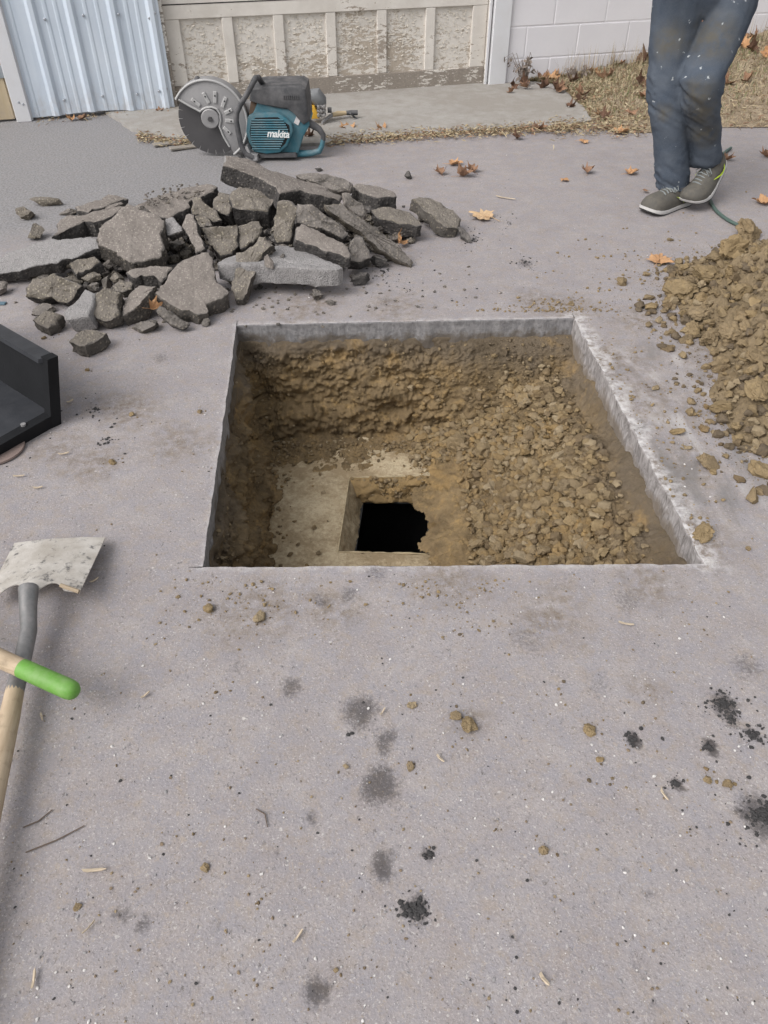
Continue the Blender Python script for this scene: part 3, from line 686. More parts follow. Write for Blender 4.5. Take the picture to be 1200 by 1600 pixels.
M['rbrk'] = rub_mat('broken_asphalt', (.080, .073, .066), (.135, .121, .107), (.24, .21, .17), (.035, .032, .030), 30, .5)
M['rcrs'] = rub_mat('coarse_underside', (.120, .105, .086), (.175, .155, .128), (.31, .275, .21), (.05, .044, .038), 34, .3)
M['rsaw'] = rub_mat('pale_sawn_side', (.235, .225, .222), (.295, .283, .278), (.36, .35, .34), (.15, .145, .145), 55)
M['rdrk'] = rub_mat('dark_break_and_shade', (.055, .052, .051), (.095, .088, .083), (.16, .145, .13), (.02, .019, .019), 30, .35)  # dark broken asphalt; also puts shade into an overhang side and heap gaps

def resample(P2, step):
    P2 = [np.array(p, float) for p in P2]; out = []
    for i in range(len(P2)):
        a, b = P2[i], P2[(i + 1) % len(P2)]; n = max(1, int(round(np.linalg.norm(b - a) / step)))
        for q in range(n): out.append(a + (b - a) * q / n)
    return np.array(out)
def fragment(name, poly, anchor, z, tilt, thick, top, side, label, seed, saw=None, rough=1.0, group=None, cat='rubble', undercut=.0):
    """slab piece: outline measured on the plane of its visible face; tilt=(right, toward viewer) degrees"""
    A = G(anchor[0], anchor[1], z); n = Vector((math.tan(math.radians(tilt[0])), -math.tan(math.radians(tilt[1])), 1)).normalized()
    P3 = [HIT(px, py, A, n) for px, py in poly]; c3 = sum(P3, Vector()) / len(P3)
    e1 = Vector((1, 0, 0)) - n * n.x; e1.normalize(); e2 = n.cross(e1)
    P2 = [((p - c3).dot(e1), (p - c3).dot(e2)) for p in P3]
    ar = sum(P2[i][0] * P2[(i + 1) % len(P2)][1] - P2[(i + 1) % len(P2)][0] * P2[i][1] for i in range(len(P2)))
    if ar < 0: P2 = P2[::-1]
    o2 = resample(P2, .011); m = len(o2)
    o3 = np.concatenate([o2, np.zeros((m, 1))], 1)
    o2 = o2 + np.stack([fbm(o3, 28, 5, seed, .65), fbm(o3, 28, 5, seed + 5, .65)], 1) * .0062 * rough
    cen = o2.mean(0); rows = []; mi = []
    def ring(sc, zz): return np.concatenate([cen + (o2 - cen) * sc, np.full((m, 1), zz)], 1)
    size = np.linalg.norm(o2 - cen, axis=1).mean(); ed = min(.25, .006 / size)
    for sc, zz in ((.08, 0), (.3, 0), (.55, 0), (.78, 0), (1 - ed * 1.6, 0), (1 - ed * .5, -.0025)): rows.append((ring(sc, zz), 'top'))
    NSD = 5
    for q in range(NSD + 1):
        t = q / NSD; rows.append((ring(1.0 - undercut * t, -.006 - (thick - .012) * t), 'side'))
    for sc in (.9, .6, .2): rows.append((ring(sc * (1 - undercut), -thick), 'bot'))
    V_ = []; 
    for r, (rg, kd) in enumerate(rows):
        amp_t = .0022 if top is M['rtop'] else (.0016 if top is M['rsaw'] else .0034)
        nz_ = fbm(rg, 16, 4, seed + 9, .55); nf = fbm(rg, 85, 3, seed + 19, .6)
        if kd == 'top': rg = rg + np.outer(nz_ * amp_t * 2.4 * (1 if r < 5 else .6) + nf * amp_t * .8, [0, 0, 1])
        elif kd == 'side':
            d = (o2 - cen); d = d / (np.linalg.norm(d, axis=1, keepdims=True) + 1e-9); a_ = (.0065 * rough if saw is None else .0015)
            edgef = .35 if q == 0 else 1
            dd = (fbm(rg, 30, 4, seed + 29, .6) - .15) * a_ * (0.3 if r == 6 else 1)
            rg = rg + np.concatenate([d * dd[:, None], np.zeros((m, 1))], 1)
        else: rg = rg + np.outer(nz_ * .012, [0, 0, 1])
        V_.append(rg)
    nr_ = len(rows); vs = np.concatenate(V_ + [np.array([[cen[0], cen[1], 0], [cen[0], cen[1], -thick]])]); T_ = nr_ * m
    fs, mi = [], []
    fs += [(T_, j, (j + 1) % m) for j in range(m)]; mi += [0] * m
    for r in range(nr_ - 1):
        fs += [(r * m + j, (r + 1) * m + j, (r + 1) * m + (j + 1) % m, r * m + (j + 1) % m) for j in range(m)]; mi += [0 if rows[r + 1][1] == 'top' else 1] * m
    fs += [(T_ + 1, (nr_ - 1) * m + (j + 1) % m, (nr_ - 1) * m + j) for j in range(m)]; mi += [1] * m
    if saw is not None:                                      # sawn edges: those outline vertices inside the angle range (plane frame)
        th = np.degrees(np.arctan2(o2[:, 1] - cen[1], o2[:, 0] - cen[0]))
        for r in range(5, 11):
            for j in range(m):
                if saw[0] <= th[j] <= saw[1]: mi[m + r * m + j] = 2
    me = mesh_of(name, vs, fs, [top, side, M['rsaw']], smooth=True, mi=mi)
    me.set_sharp_from_angle(angle=math.radians(38))
    R3 = Matrix((e1, e2, n)).transposed().to_4x4(); o = link(name, me); o.matrix_world = Matrix.Translation(c3) @ R3
    return tag(o, label, cat, group)
_ico = {}
def ico(sub):
    if sub not in _ico:
        bm = bmesh.new(); bmesh.ops.create_icosphere(bm, subdivisions=sub, radius=1); bm.verts.index_update()
        _ico[sub] = (np.array([tuple(v.co) for v in bm.verts]), [[v.index for v in f.verts] for f in bm.faces]); bm.free()
    return _ico[sub]
def rock_verts(sub, seed, facets=9, rough=.10, dmin=.55, dmax=.9, fine=.04):
    v, f = ico(sub); v = v.copy(); rg = np.random.RandomState(seed)
    for _ in range(facets):
        n = rg.normal(size=3); n /= np.linalg.norm(n); d = rg.uniform(dmin, dmax); k = v @ n - d; v -= np.outer(np.maximum(k, 0), n)
    v *= (1 + rough * fbm(v, 1.7, 3, seed) + fine * fbm(v, 6, 4, seed + 3, .6))[:, None]
    return v, f
def rock(name, px, py, size, z0, rot, mat, label, seed, sub=3, group=None, cat='rubble', **kw):
    v, f = rock_verts(sub, seed, **kw); v = v * np.array(size) / 2
    me = mesh_of(name, v, f, mat, smooth=True); me.set_sharp_from_angle(angle=math.radians(32))
    R3 = Matrix.Rotation(rot[2], 3, 'Z') @ Matrix.Rotation(rot[1], 3, 'Y') @ Matrix.Rotation(rot[0], 3, 'X')
    zz = min((R3 @ Vector(q)).z for q in v); p = G(px, py, z0 - zz)
    o = link(name, me, None, p, R3.to_euler()); return tag(o, label, cat, group)

T_, B_, C_, W_, K_ = M['rtop'], M['rbrk'], M['rcrs'], M['rsaw'], M['rdrk']
FR = [
 # name label, polygon, anchor, z, tilt(right,toward), thick, top, side, saw
 ('large flat dusty slab tilted toward the viewer at the left of the heap', [(195,319),(201,316),(221,326),(238,332),(252,340),(257,343),(254,357),(255,372),(254,392),(254,401),(228,406),(200,413),(190,405),(182,395),(173,392),(163,386),(155,383),(152,372),(155,357),(165,346),(173,340)], (205,365), .17, (4,24), .085, T_, B_, None),
 ('large dusty slab lying lowest at the front of the heap', [(325,392),(334,408),(337,434),(340,442),(356,450),(358,455),(350,464),(324,474),(323,486),(312,490),(294,486),(278,483),(268,478),(248,464),(240,458),(257,442),(266,426),(278,412),(300,399)], (300,440), .10, (6,16), .085, T_, B_, None),
 ('long grey sawn strip of paving propped at the left edge of the heap', [(-60,425),(0,403),(25,390),(72,374),(110,372),(152,370),(156,386),(122,402),(60,416),(0,428),(-60,441)], (70,398), .11, (-6,30), .06, W_, K_, None),
 ('slab with dark broken front edge above the long sawn strip', [(78,371),(98,362),(132,345),(146,346),(173,338),(198,322),(170,325),(130,335),(103,337),(86,348),(92,358),(84,366)], (130,350), .15, (-4,4), .062, T_, K_, None),
 ('flat grey piece behind the dark fronted slab at the back left', [(117,322),(150,313),(177,308),(193,311),(177,318),(160,324),(142,327),(138,332),(120,330)], (150,320), .09, (0,6), .05, T_, K_, None),
 ('narrow grey flake leaning beside the biggest flat slab', [(162,328),(168,322),(190,314),(194,318),(185,323),(170,329)], (178,322), .10, (0,10), .03, T_, B_, None),
 ('thin piece at the far back left of the heap', [(157,309),(166,304),(185,306),(200,310),(190,313),(165,313)], (178,309), .06, (0,4), .03, T_, K_, None),
 ('coarse broken chunk with rough face at the front left corner of the heap', [(40,448),(50,437),(72,430),(85,423),(100,435),(130,445),(117,462),(107,473),(90,472),(80,465),(55,467),(40,462)], (85,450), .075, (-8,46), .075, C_, K_, None),
 ('coarse flat stone like piece at the front left beside the pale block', [(50,498),(63,488),(73,482),(83,486),(98,493),(96,497),(88,502),(75,511),(60,506)], (75,497), .05, (0,14), .048, C_, B_, None),
 ('pale grey sawn block lying next to the coarse eight sided piece', [(98,488),(133,452),(147,456),(143,476),(139,492),(120,498),(106,497)], (120,478), .085, (-10,18), .07, W_, W_, (-180,180)),
 ('coarse eight sided piece propped up at the front of the heap', [(165,445),(183,452),(190,458),(187,472),(182,477),(188,487),(183,497),(167,500),(150,497),(138,488),(137,478),(142,462),(155,452)], (164,475), .085, (4,30), .06, C_, B_, None),
 ('coarse chunk lying alone nearest the black bucket', [(106,532),(120,518),(133,513),(150,514),(166,518),(160,524),(147,532),(133,540),(118,538)], (135,526), .055, (0,4), .052, C_, B_, None),
 ('tilted grey wedge right of the coarse eight sided piece', [(189,480),(196,468),(199,459),(218,442),(243,445),(232,460),(218,474),(204,484),(192,493)], (213,466), .085, (-14,22), .075, T_, B_, None),
 ('small flat grey piece under the biggest flat slab', [(174,447),(184,437),(198,436),(210,444),(205,450),(190,455),(178,453)], (192,446), .09, (0,12), .035, C_, B_, None),
 ('dark thin shard leaning against the lowest front slab', [(248,474),(272,488),(298,507),(290,514),(268,510),(250,498),(242,487)], (268,495), .055, (12,50), .03, B_, K_, None),
 ('dark ragged slab under the biggest flat slab', [(195,424),(220,417),(268,416),(262,433),(250,441),(244,430),(220,430),(206,435)], (232,425), .10, (0,12), .06, T_, K_, None),
 ('rough piece below the left corner of the biggest flat slab', [(107,415),(122,403),(150,399),(156,408),(143,418),(120,428)], (130,413), .10, (-6,24), .06, C_, K_, None),
 ('roof like slab at the top of the heap beside the saw', [(352,240),(375,245),(400,253),(425,265),(457,276),(500,289),(536,306),(531,313),(495,303),(470,297),(437,303),(431,292),(400,276),(370,264),(350,259)], (430,276), .26, (18,6), .075, T_, K_, (100,180)),  # dark sides put the shaded hollow under this overhang into the colour
 ('big coarse boulder like chunk in the middle of the heap', [(370,293),(378,288),(397,289),(413,300),(433,305),(427,315),(423,322),(417,333),(393,329),(363,324),(357,303)], (393,310), .20, (4,30), .11, C_, K_, None),
 ('rough chunk against the left of the big coarse boulder', [(332,310),(342,298),(357,301),(364,323),(358,336),(345,333),(333,324)], (346,318), .17, (-6,36), .09, C_, K_, None),
 ('upright slab standing on end in the middle of the heap', [(433,317),(442,310),(450,312),(467,325),(463,345),(455,358),(453,378),(433,379),(427,375),(428,343)], (446,347), .16, (-6,50), .06, C_, K_, None),
 ('broken slab facing the viewer left of centre', [(310,355),(340,353),(371,352),(373,382),(362,397),(345,398),(333,385),(322,372)], (345,372), .12, (0,48), .07, C_, K_, None),
 ('coarse chunk wedged under the big coarse boulder', [(371,351),(390,346),(404,344),(411,354),(405,369),(395,380),(373,387)], (390,363), .13, (4,38), .08, C_, K_, None),
 ('long pale block with a clean sawn front face', [(338,410),(404,415),(450,417),(496,420),(530,419),(538,417),(525,412),(500,401),(477,390),(450,383),(420,385),(390,393),(350,402)], (450,403), .125, (0,1), .075, W_, W_, (-180,180)),
 ('narrow brown plate leaning on the long pale block', [(406,371),(417,369),(426,384),(413,396),(400,413),(391,441),(378,470),(367,470),(359,450),(367,417),(369,395),(395,386)], (388,415), .115, (-8,36), .045, C_, B_, None),
 ('smooth topped slab resting on the long pale block', [(464,354),(471,349),(487,356),(512,367),(539,380),(550,397),(544,402),(515,394),(487,383),(460,373)], (505,376), .165, (8,16), .055, T_, K_, None),
 ('edge on slab behind the smooth topped one', [(463,316),(484,318),(500,330),(522,344),(545,361),(538,371),(506,360),(480,353),(464,346)], (503,342), .19, (10,48), .06, B_, K_, None),
 ('long thin slab on edge reaching down to the right', [(506,321),(533,317),(548,332),(581,353),(616,376),(647,409),(644,417),(616,406),(588,388),(563,364),(537,347)], (575,362), .13, (14,52), .05, B_, C_, None),
 ('short slab on edge near the top right of the heap', [(535,300),(545,302),(562,315),(573,325),(575,333),(568,342),(555,337),(545,326),(537,316)], (556,321), .19, (10,48), .05, B_, T_, None),
 ('dark pointed piece at the back top of the heap', [(460,274),(486,270),(515,272),(540,279),(549,287),(546,297),(530,298),(505,291),(485,284)], (505,283), .19, (6,34), .07, B_, T_, None),
 ('flat dusty slab with dark end at the back right of the heap', [(548,289),(557,286),(577,287),(605,294),(621,305),(592,309),(577,307),(562,299)], (585,298), .14, (4,2), .075, T_, K_, None),
 ('brown flat topped block at the right of the heap', [(577,328),(588,323),(612,322),(640,331),(662,348),(651,352),(621,348),(592,341)], (620,336), .10, (4,10), .065, C_, K_, None),
 ('coarse slab lying apart at the right end beside a big leaf', [(643,311),(655,307),(673,307),(688,316),(710,331),(720,341),(717,355),(704,354),(684,348),(673,335),(659,323)], (683,331), .085, (10,12), .06, C_, B_, None),
 ('black sliver beside the coarse slab at the right end', [(717,352),(725,354),(733,364),(740,377),(732,378),(722,368)], (728,366), .03, (16,30), .02, K_, K_, None),
 ('dark chunk between the thin slabs and the long pale block', [(545,375),(558,366),(568,370),(578,392),(578,402),(560,412),(545,410)], (562,390), .10, (6,40), .07, B_, K_, None),
 ('small dark block on the paving right of the long pale block', [(548,430),(562,427),(578,429),(574,434),(550,435)], (562,431), .035, (0,6), .032, K_, K_, None),
 ('grey underside plate beside the biggest flat slab', [(256,341),(270,337),(284,353),(286,361),(262,367),(256,356)], (270,352), .17, (-8,36), .04, W_, K_, None),
 ('narrow leaning strip right of the biggest flat slab', [(285,350),(292,334),(302,336),(312,365),(322,390),(306,398),(298,376)], (303,366), .15, (-6,42), .045, T_, K_, None),
 ('coarse brown piece above the leaning strip', [(298,310),(308,308),(325,318),(340,330),(347,343),(335,347),(318,336),(300,334)], (321,326), .17, (6,34), .05, C_, K_, None),
 ('small coarse piece under the coarse brown one', [(300,337),(315,335),(328,345),(333,353),(318,355),(303,352)], (316,346), .15, (4,34), .05, C_, K_, None),
 ('dust covered slab at the back left of the heap top', [(206,322),(250,306),(290,293),(325,286),(339,290),(330,300),(297,313),(297,324),(262,340),(235,333)], (275,311), .165, (0,10), .07, T_, K_, None),
]
for i, (lab, poly, an, z, tilt, th, tp, sd, sw) in enumerate(FR):
    fragment('paving_fragment', poly, an, z, tilt, th, tp, sd, lab, 300 + i * 7, sw)
# smaller loose lumps, placed one by one: px, py (base), size, z0, material, label
RK = [
 (70,320,(.17,.06,.055),0,C_,'brick shaped lump standing apart at the upper left of the heap'), (41,337,(.11,.09,.06),0,C_,'lump lying between the brick shaped one and the long sawn strip'),
 (58,368,(.10,.10,.075),0,C_,'dark bottomed lump just above the long sawn strip'), (-2,456,(.10,.10,.06),0,T_,'grey lump cut by the left edge of the photo'),
 (108,336,(.10,.07,.05),0,B_,'dark lump at the back left of the dark fronted slab'), (70,488,(.12,.09,.05),0,B_,'flat dark lump under the coarse broken chunk'),
 (232,514,(.12,.08,.05),0,B_,'brown lump under the orange leaf at the front'), (323,508,(.045,.045,.04),0,B_,'small cube lump at the front tip of the lowest slab'),
 (142,436,(.10,.07,.06),.03,C_,'reddish lump left of the small flat grey piece'), (110,440,(.10,.07,.05),.03,C_,'brown lump behind the coarse broken chunk'),
 (147,452,(.09,.06,.05),.02,B_,'dark lump above the coarse eight sided piece'), (168,440,(.05,.06,.08),.04,B_,'knobby dark lump under the biggest slab corner'),
 (184,436,(.06,.05,.08),.05,C_,'pale knob under the front edge of the biggest slab'), (326,353,(.035,.03,.03),.14,B_,'tiny cube lump beside the big coarse boulder'),
 (637,278,(.07,.05,.045),0,K_,'dark lump alone on the paving behind the heap'), (460,246,(.045,.04,.03),0,K_,'small dark lump below the saw'), (497,269,(.05,.03,.03),0,K_,'dark crumb right below the saw handle'),
 (495,466,(.055,.05,.05),0,B_,'crumbly lump under the right end of the long pale block'), (516,477,(.04,.035,.03),0,B_,'crumb in front of the long pale block'),
 (592,412,(.10,.07,.05),0,K_,'dark lump below the long thin slab'), (610,404,(.08,.05,.04),0,B_,'flat dark lump beside the tip of the long thin slab'),
 (588,340,(.05,.05,.06),.05,C_,'round knob against the brown flat topped block'), (640,365,(.06,.05,.05),0,B_,'rounded lump behind the upright leaf'),
 (422,411,(.05,.02,.07),.12,T_,'pale flake standing on the long pale block'), (441,400,(.02,.02,.02),.125,B_,'pebble like crumb on the long pale block'),
 (222,330,(.06,.04,.04),.16,B_,'dark knob on the back edge of the biggest flat slab'), (715,356,(.03,.03,.025),0,K_,'black crumb between the coarse slab and the big leaf'),
 (385,476,(.02,.02,.02),0,T_,'pale crumb at the foot of the leaning brown plate'), (350,250,(.0,.0,.0),0,K_,None),
 (430,395,(.10,.08,.06),.06,K_,'dark lump added to shade the gap behind the pale flake'), (480,345,(.12,.09,.06),.10,K_,'dark lump added to shade the gap beside the upright slab'),  # this row and the next: hidden dark lumps added so gaps look dark
 (300,345,(.12,.10,.08),.04,K_,'dark lump added to shade the hollow beside the biggest slab'), (370,345,(.12,.10,.07),.06,K_,'dark lump added to shade the hollow under the boulder'),
]
for i, (px, py, sz, z0, mt, lab) in enumerate(RK):
    if not lab: continue
    rock('paving_lump', px, py - (4 if z0 == 0 else 0), sz, z0 - .004, (random.uniform(-.2, .2), random.uniform(-.2, .2), random.uniform(-.6, .6)), mt, lab, 900 + i * 3, 4, facets=13, rough=.16, dmin=.42, dmax=.8, fine=.06)
# dark crumbs added under the slabs so the gaps between them read as shadow
mb = MB(); rg = np.random.RandomState(11); v0, f0 = ico(2)
core = [G(px, py, .0) for px, py in ((230, 400), (320, 380), (420, 370), (500, 360), (560, 365), (150, 420), (380, 340), (300, 350), (450, 400))]
for _ in range(1500):
    c = core[rg.randint(len(core))]; a = rg.normal(size=2) * np.array([.13, .10]); p = np.array([c.x + a[0], c.y + a[1], 0]); r = rg.uniform(.006, .028); hgt = .10 * math.exp(-(a[0] ** 2 + a[1] ** 2) / .03)
    v = v0 * (1 + .25 * rg.normal(size=(len(v0), 1))) * r * np.array([1, 1, .7]); mb.add((v + p + np.array([0, 0, rg.uniform(0, 1) * hgt + r * .4])).tolist(), f0, rg.randint(3))
tag(mb.build('gap_shade_crumbs', [M['rbrk'], M['rdrk'], M['rcrs']], fix=False), 'dark crumbs added under the heap of slabs to make its gaps look shaded', 'rubble', kind='stuff')
mb = MB()
for _ in range(360):                                         # grit on the dust covered slab and around the heap
    if rg.rand() < .45:
        px, py = rg.uniform(225, 335), rg.uniform(288, 322); z_ = .172; r = rg.uniform(.003, .007)
        if abs((py - 286) - (335 - px) * .28) > 14: continue
    else: px, py = rg.normal(420, 150), rg.normal(455, 28); z_ = 0.0; r = rg.uniform(.002, .007)
    p = np.array(G(px, py, z_)); 
    v = v0 * (1 + .25 * rg.normal(size=(len(v0), 1))) * r * np.array([1, 1, .7]); mb.add((v + p + np.array([0, 0, r * .4])).tolist(), f0, rg.randint(3))
tag(mb.build('heap_grit', [M['rbrk'], M['rtop'], M['rcrs']], fix=False), 'grit and crumbs strewn over and around the slab heap', 'grit', kind='stuff')
# =====================================================================
# SAW AND TOOLS
# =====================================================================
M['teal'] = simple('dusty_teal_plastic', (.036, .145, .19), .55, .35, var=.15, sc=9, dust=.6, dustc=(.22, .24, .24), bump=.05)
M['teald'] = simple('teal_grille', (.022, .105, .145), .55, .35, var=.15, sc=9, dust=.3, dustc=(.2, .22, .22), bump=.05)
M['blackp'] = simple('dusty_black_plastic', (.05, .052, .056), .65, .3, var=.25, sc=9, dust=.7, dustc=(.20, .19, .19), bump=.08)
M['alu'] = simple('dusty_cast_guard', (.27, .265, .268), .6, .35, .35, var=.2, sc=12, dust=.7, dustc=(.33, .32, .315), bump=.15)
M['aluL'] = simple('worn_guard_rim', (.40, .395, .39), .6, .35, .25, var=.15, sc=14, bump=.1)
M['blade'] = simple('diamond_blade_steel', (.085, .082, .085), .5, .4, .5, var=.12, sc=6, dust=.35, dustc=(.17, .165, .165), bump=.03)
M['seg'] = simple('blade_slot_pale', (.42, .41, .40), .7)
M['white'] = simple('white_print', (.72, .73, .72), .6, var=.05)
M['holes'] = simple('bolt_hole', (.015, .015, .016), .8)
saw = empty('cut_off_saw', G(400, 243), 'teal and grey cut-off saw with a large round diamond blade', 'power saw')
YS = 4.60
def S(px, py, y=YS): return WY(px, py, y)
def sadd(mb, name, mat, smooth=False, par=None, fix=True): 
    o = mb.build(name, mat, smooth=smooth, fix=fix); p_ = par or saw
    o.parent = p_; o.matrix_parent_inverse = p_.matrix_basis.inverted() if p_ is saw else Matrix.Identity(4); return o
bc = S(331, 186, YS + .03); RB = 51.5 / ppm(bc)
def circ(c, r, a0, a1, n, y=0.0): return [c + Vector((math.cos(math.radians(a0 + (a1 - a0) * i / n)) * r, y, math.sin(math.radians(a0 + (a1 - a0) * i / n)) * r)) for i in range(n + 1)]
# blade: steel disc with open slots between diamond segments
mb = MB(); outl = []
for i in range(24):
    a = i * 15.0
    outl += [bc + Vector((math.cos(math.radians(a + t)) * r, 0, math.sin(math.radians(a + t)) * r)) for t, r in ((0, RB), (4.5, RB), (9, RB), (13.6, RB), (14.0, RB - .022), (14.6, RB - .022))]
mb.prism(outl, (0, .004, 0)); bl = sadd(mb, 'blade', M['blade'], 30)
for i in range(24):
    a = math.radians(i * 15.0 + 14.3); d = Vector((math.cos(a), 0, math.sin(a)))
    if d.x < .35 and d.z < .2:
        mb = MB(); mb.box(bc + d * (RB - .011) + Vector((0, .003, 0)), (.024, .003, .0028), Matrix.Rotation(-a, 3, 'Y')); sadd(mb, 'segment_slot', M['seg'], par=bl)
# guard: cast shell over the upper and rear part
RG = RB * 1.135
a0, a1 = 148.0, -58.0
inner = [(279, 155), (296, 165), (313, 174), (316, 171), (322, 168), (331, 167), (339, 170), (344, 178), (345, 188), (343, 197), (350, 214), (359, 229)]
gy = YS - .012
arc = circ(Vector((bc.x, gy, bc.z)), RG, a0, a1, 48); inn = [S(px, py, gy) for px, py in inner]
mb = MB(); mb.prism(arc + inn[::-1], (0, .07, 0), bev=.006); gu = sadd(mb, 'blade_guard', M['alu'], 30)
mb = MB(); rim = [p + Vector((0, -.004, 0)) for p in circ(Vector((bc.x, gy, bc.z)), RG - .005, a0, a1, 48)]; mb.tube(rim, .0065, 8)
mb.tube([p + Vector((0, -.003, 0)) for p in inn], .006, 8); sadd(mb, 'guard_rim', M['aluL'], 30, par=gu)
for px, py, ang, l in ((306, 160, 140, .055), (322, 153, 115, .06), (336, 152, 82, .06), (350, 160, 62, .06), (357, 174, 25, .05), (359, 189, -5, .05), (355, 204, -45, .05)):
    c = S(px, py, gy - .003); a = math.radians(ang); mb = MB()
    mb.box(c, (l, .008, .020), Matrix.Rotation(-a, 3, 'Y'), 0, .004); rb = sadd(mb, 'guard_rib', M['aluL'], par=gu)
    mb = MB(); d = Vector((math.cos(a), 0, math.sin(a))) * .008; mb.tube([c + d + Vector((0, -.002, 0)), c + d + Vector((0, -.0062, 0))], .0042, 10); sadd(mb, 'bolt_hole', M['holes'], par=gu)
mb = MB(); h0 = S(309, 123, gy); mb.tube([S(310, 129, gy + .03), S(308, 122, gy + .028), S(307, 119, gy + .03)], [.014, .015, .008], 10); sadd(mb, 'guard_handle', M['blackp'], 40)
hc = S(329, 185, gy); mb = MB(); mb.tube([hc + Vector((0, .03, 0)), hc + Vector((0, -.008, 0)), hc + Vector((0, -.012, 0))], [.05, .05, .045], 24); hf = sadd(mb, 'hub_flange', M['alu'], 30)
mb = MB(); mb.tube([hc + Vector((0, -.012, 0)), hc + Vector((0, -.022, 0))], .013, 6); sadd(mb, 'hub_bolt', M['blade'], par=hf)
# arm behind the guard
mb = MB(); mb.prism([S(px, py, YS + .04) for px, py in ((350, 160), (392, 160), (396, 200), (392, 236), (368, 236), (352, 210))], (0, .06, 0), bev=.008); sadd(mb, 'belt_arm', M['alu'], 30)
# engine body, starter cover, grille
yb_ = YS - .07
mb = MB(); mb.prism([S(px, py, yb_ + .035) for px, py in ((402, 160), (437, 166), (462, 172), (480, 180), (484, 196), (474, 214), (466, 240), (440, 246), (398, 243), (388, 215), (392, 186))], (0, .24, 0), bev=.012); sadd(mb, 'engine_body', M['teal'], 30)
cov = [(387, 184), (397, 178), (416, 176), (434, 177), (447, 185), (456, 194), (458, 206), (449, 228), (437, 239), (416, 241), (399, 238), (389, 224), (384, 206)]
mb = MB(); mb.prism([S(px, py, yb_) for px, py in cov], (0, .05, 0), bev=.010); sc_ = sadd(mb, 'starter_cover', M['teal'], 30)
mb = MB(); mb.prism([S(px, py, yb_ - .001) for px, py in ((393, 188), (400, 184), (434, 183), (452, 196), (453, 206), (446, 224), (436, 234), (402, 234), (393, 222), (390, 206))], (0, .02, 0)); sadd(mb, 'grille_recess', M['holes'], par=sc_)
for i in range(13):
    py = 187.5 + i * 3.75; xl = 391.5 + (abs(i - 5) * .35); xr = 437 + (14 * (1 - abs(i - 4.5) / 7.5))
    a, b = S(xl, py, yb_ - .004), S(xr, py, yb_ - .004); mb = MB(); mb.tube([a, b], .0042, 6); sadd(mb, 'grille_slat', M['teal'], par=sc_)
mb = MB(); pl = [S(px, py, yb_ - .008) for px, py in ((418, 207), (449, 205), (450, 215), (419, 217))]; mb.prism(pl, (0, .006, 0)); sadd(mb, 'name_plate', M['teald'])
# the lettering on the cover
cu = bpy.data.curves.new('lettering', 'FONT'); cu.body = 'makita'; cu.size = .052; cu.extrude = .0006; cu.offset = .0012; cu.shear = .22; cu.align_x = 'CENTER'; cu.space_character = .92
to = bpy.data.objects.new('lettering', cu); COL.objects.link(to)
dg = bpy.context.evaluated_depsgraph_get(); tm = bpy.data.meshes.new_from_object(to.evaluated_get(dg)); bpy.data.objects.remove(to)
tm.materials.clear(); tm.materials.append(M['white']); tx = link('lettering', tm); c = S(434.5, 214.5, yb_ - .0095)
tx.matrix_world = Matrix.Translation(c) @ Matrix.Rotation(math.radians(2.5), 4, 'Y') @ Matrix.Rotation(math.radians(90), 4, 'X') @ Matrix.Diagonal((.95, 1.0, 1, 1))
mw = tx.matrix_world.copy(); tx.parent = saw; tx.matrix_parent_inverse = saw.matrix_basis.inverted()
mb = MB(); mb.prism([S(px, py, yb_ + .03) for px, py in ((463, 182), (470, 186), (466, 196), (459, 192))], (0, .004, 0)); sadd(mb, 'warning_sticker', simple('sticker', (.55, .53, .53), .6, var=.4, sc=60))
# filter housing on top
top = [(391, 139), (410, 136), (469, 135), (477, 140), (480, 160), (483, 190), (475, 196), (462, 180), (450, 172), (434, 170), (405, 163), (389, 158)]
mb = MB(); mb.prism([S(px, py, yb_ + .02) for px, py in top], (0, .25, 0), bev=.016); fc = sadd(mb, 'filter_cover', M['blackp'], 35)
for i in range(8):
    mb = MB(); a = S(443 + i * 3.2, 152, yb_ + .018); mb.box(a, (.005, .006, .018)); sadd(mb, 'vent_rib', M['blackp'], par=fc)
mb = MB(); mb.prism([S(px, py, yb_ + .05) for px, py in ((392, 158), (408, 162), (408, 180), (396, 184), (389, 180))], (0, .12, 0)); sadd(mb, 'exhaust', simple('rusty_muffler', (.13, .09, .065), .8, .3, .3), 30)
# handles
yf = YS - .10
path = [(396, 246), (384, 240), (377, 228), (372, 205), (369, 188), (370, 176), (376, 163), (386, 147), (394, 132), (399, 122)]
ptsf = [S(px, py, yf) for px, py in path]; back = [S(404, 121, yf + .06), S(411, 132, yf + .16), S(412, 150, yf + .24)]
mb = MB(); mb.tube(ptsf + back, .0145, 10); sadd(mb, 'front_handle', M['blackp'], 50)
mb = MB(); mb.tube([S(478, 190, YS), S(490, 196, YS), (S(499, 202, YS)), S(505, 211, YS), S(505, 219, YS)], [.022, .02, .017, .015, .014], 10); sadd(mb, 'rear_handle', M['blackp'], 50)
mb = MB(); mb.tube([S(505, 217, YS), S(503, 228, YS), S(499, 236, YS), S(488, 239, YS), S(474, 240, YS), S(460, 240, YS)], [.014, .014, .016, .017, .018, .02], 10); sadd(mb, 'handle_guard', M['teal'], 50)
mb = MB(); mb.prism([S(px, py, yf - .005) for px, py in ((380, 234), (386, 228), (392, 240), (402, 243), (403, 252), (394, 253), (384, 247))], (0, .05, 0), bev=.004); mb.tube([S(398, 247, yf - .008), S(398, 247, yf + .05)], .014, 12); sadd(mb, 'support_foot', M['alu'], 30)
mb = MB(); mb.prism([S(px, py, yb_ + .01) for px, py in ((400, 240), (462, 240), (464, 246), (402, 247))], (0, .2, 0), bev=.004); sadd(mb, 'base_skid', M['blackp'], 30)

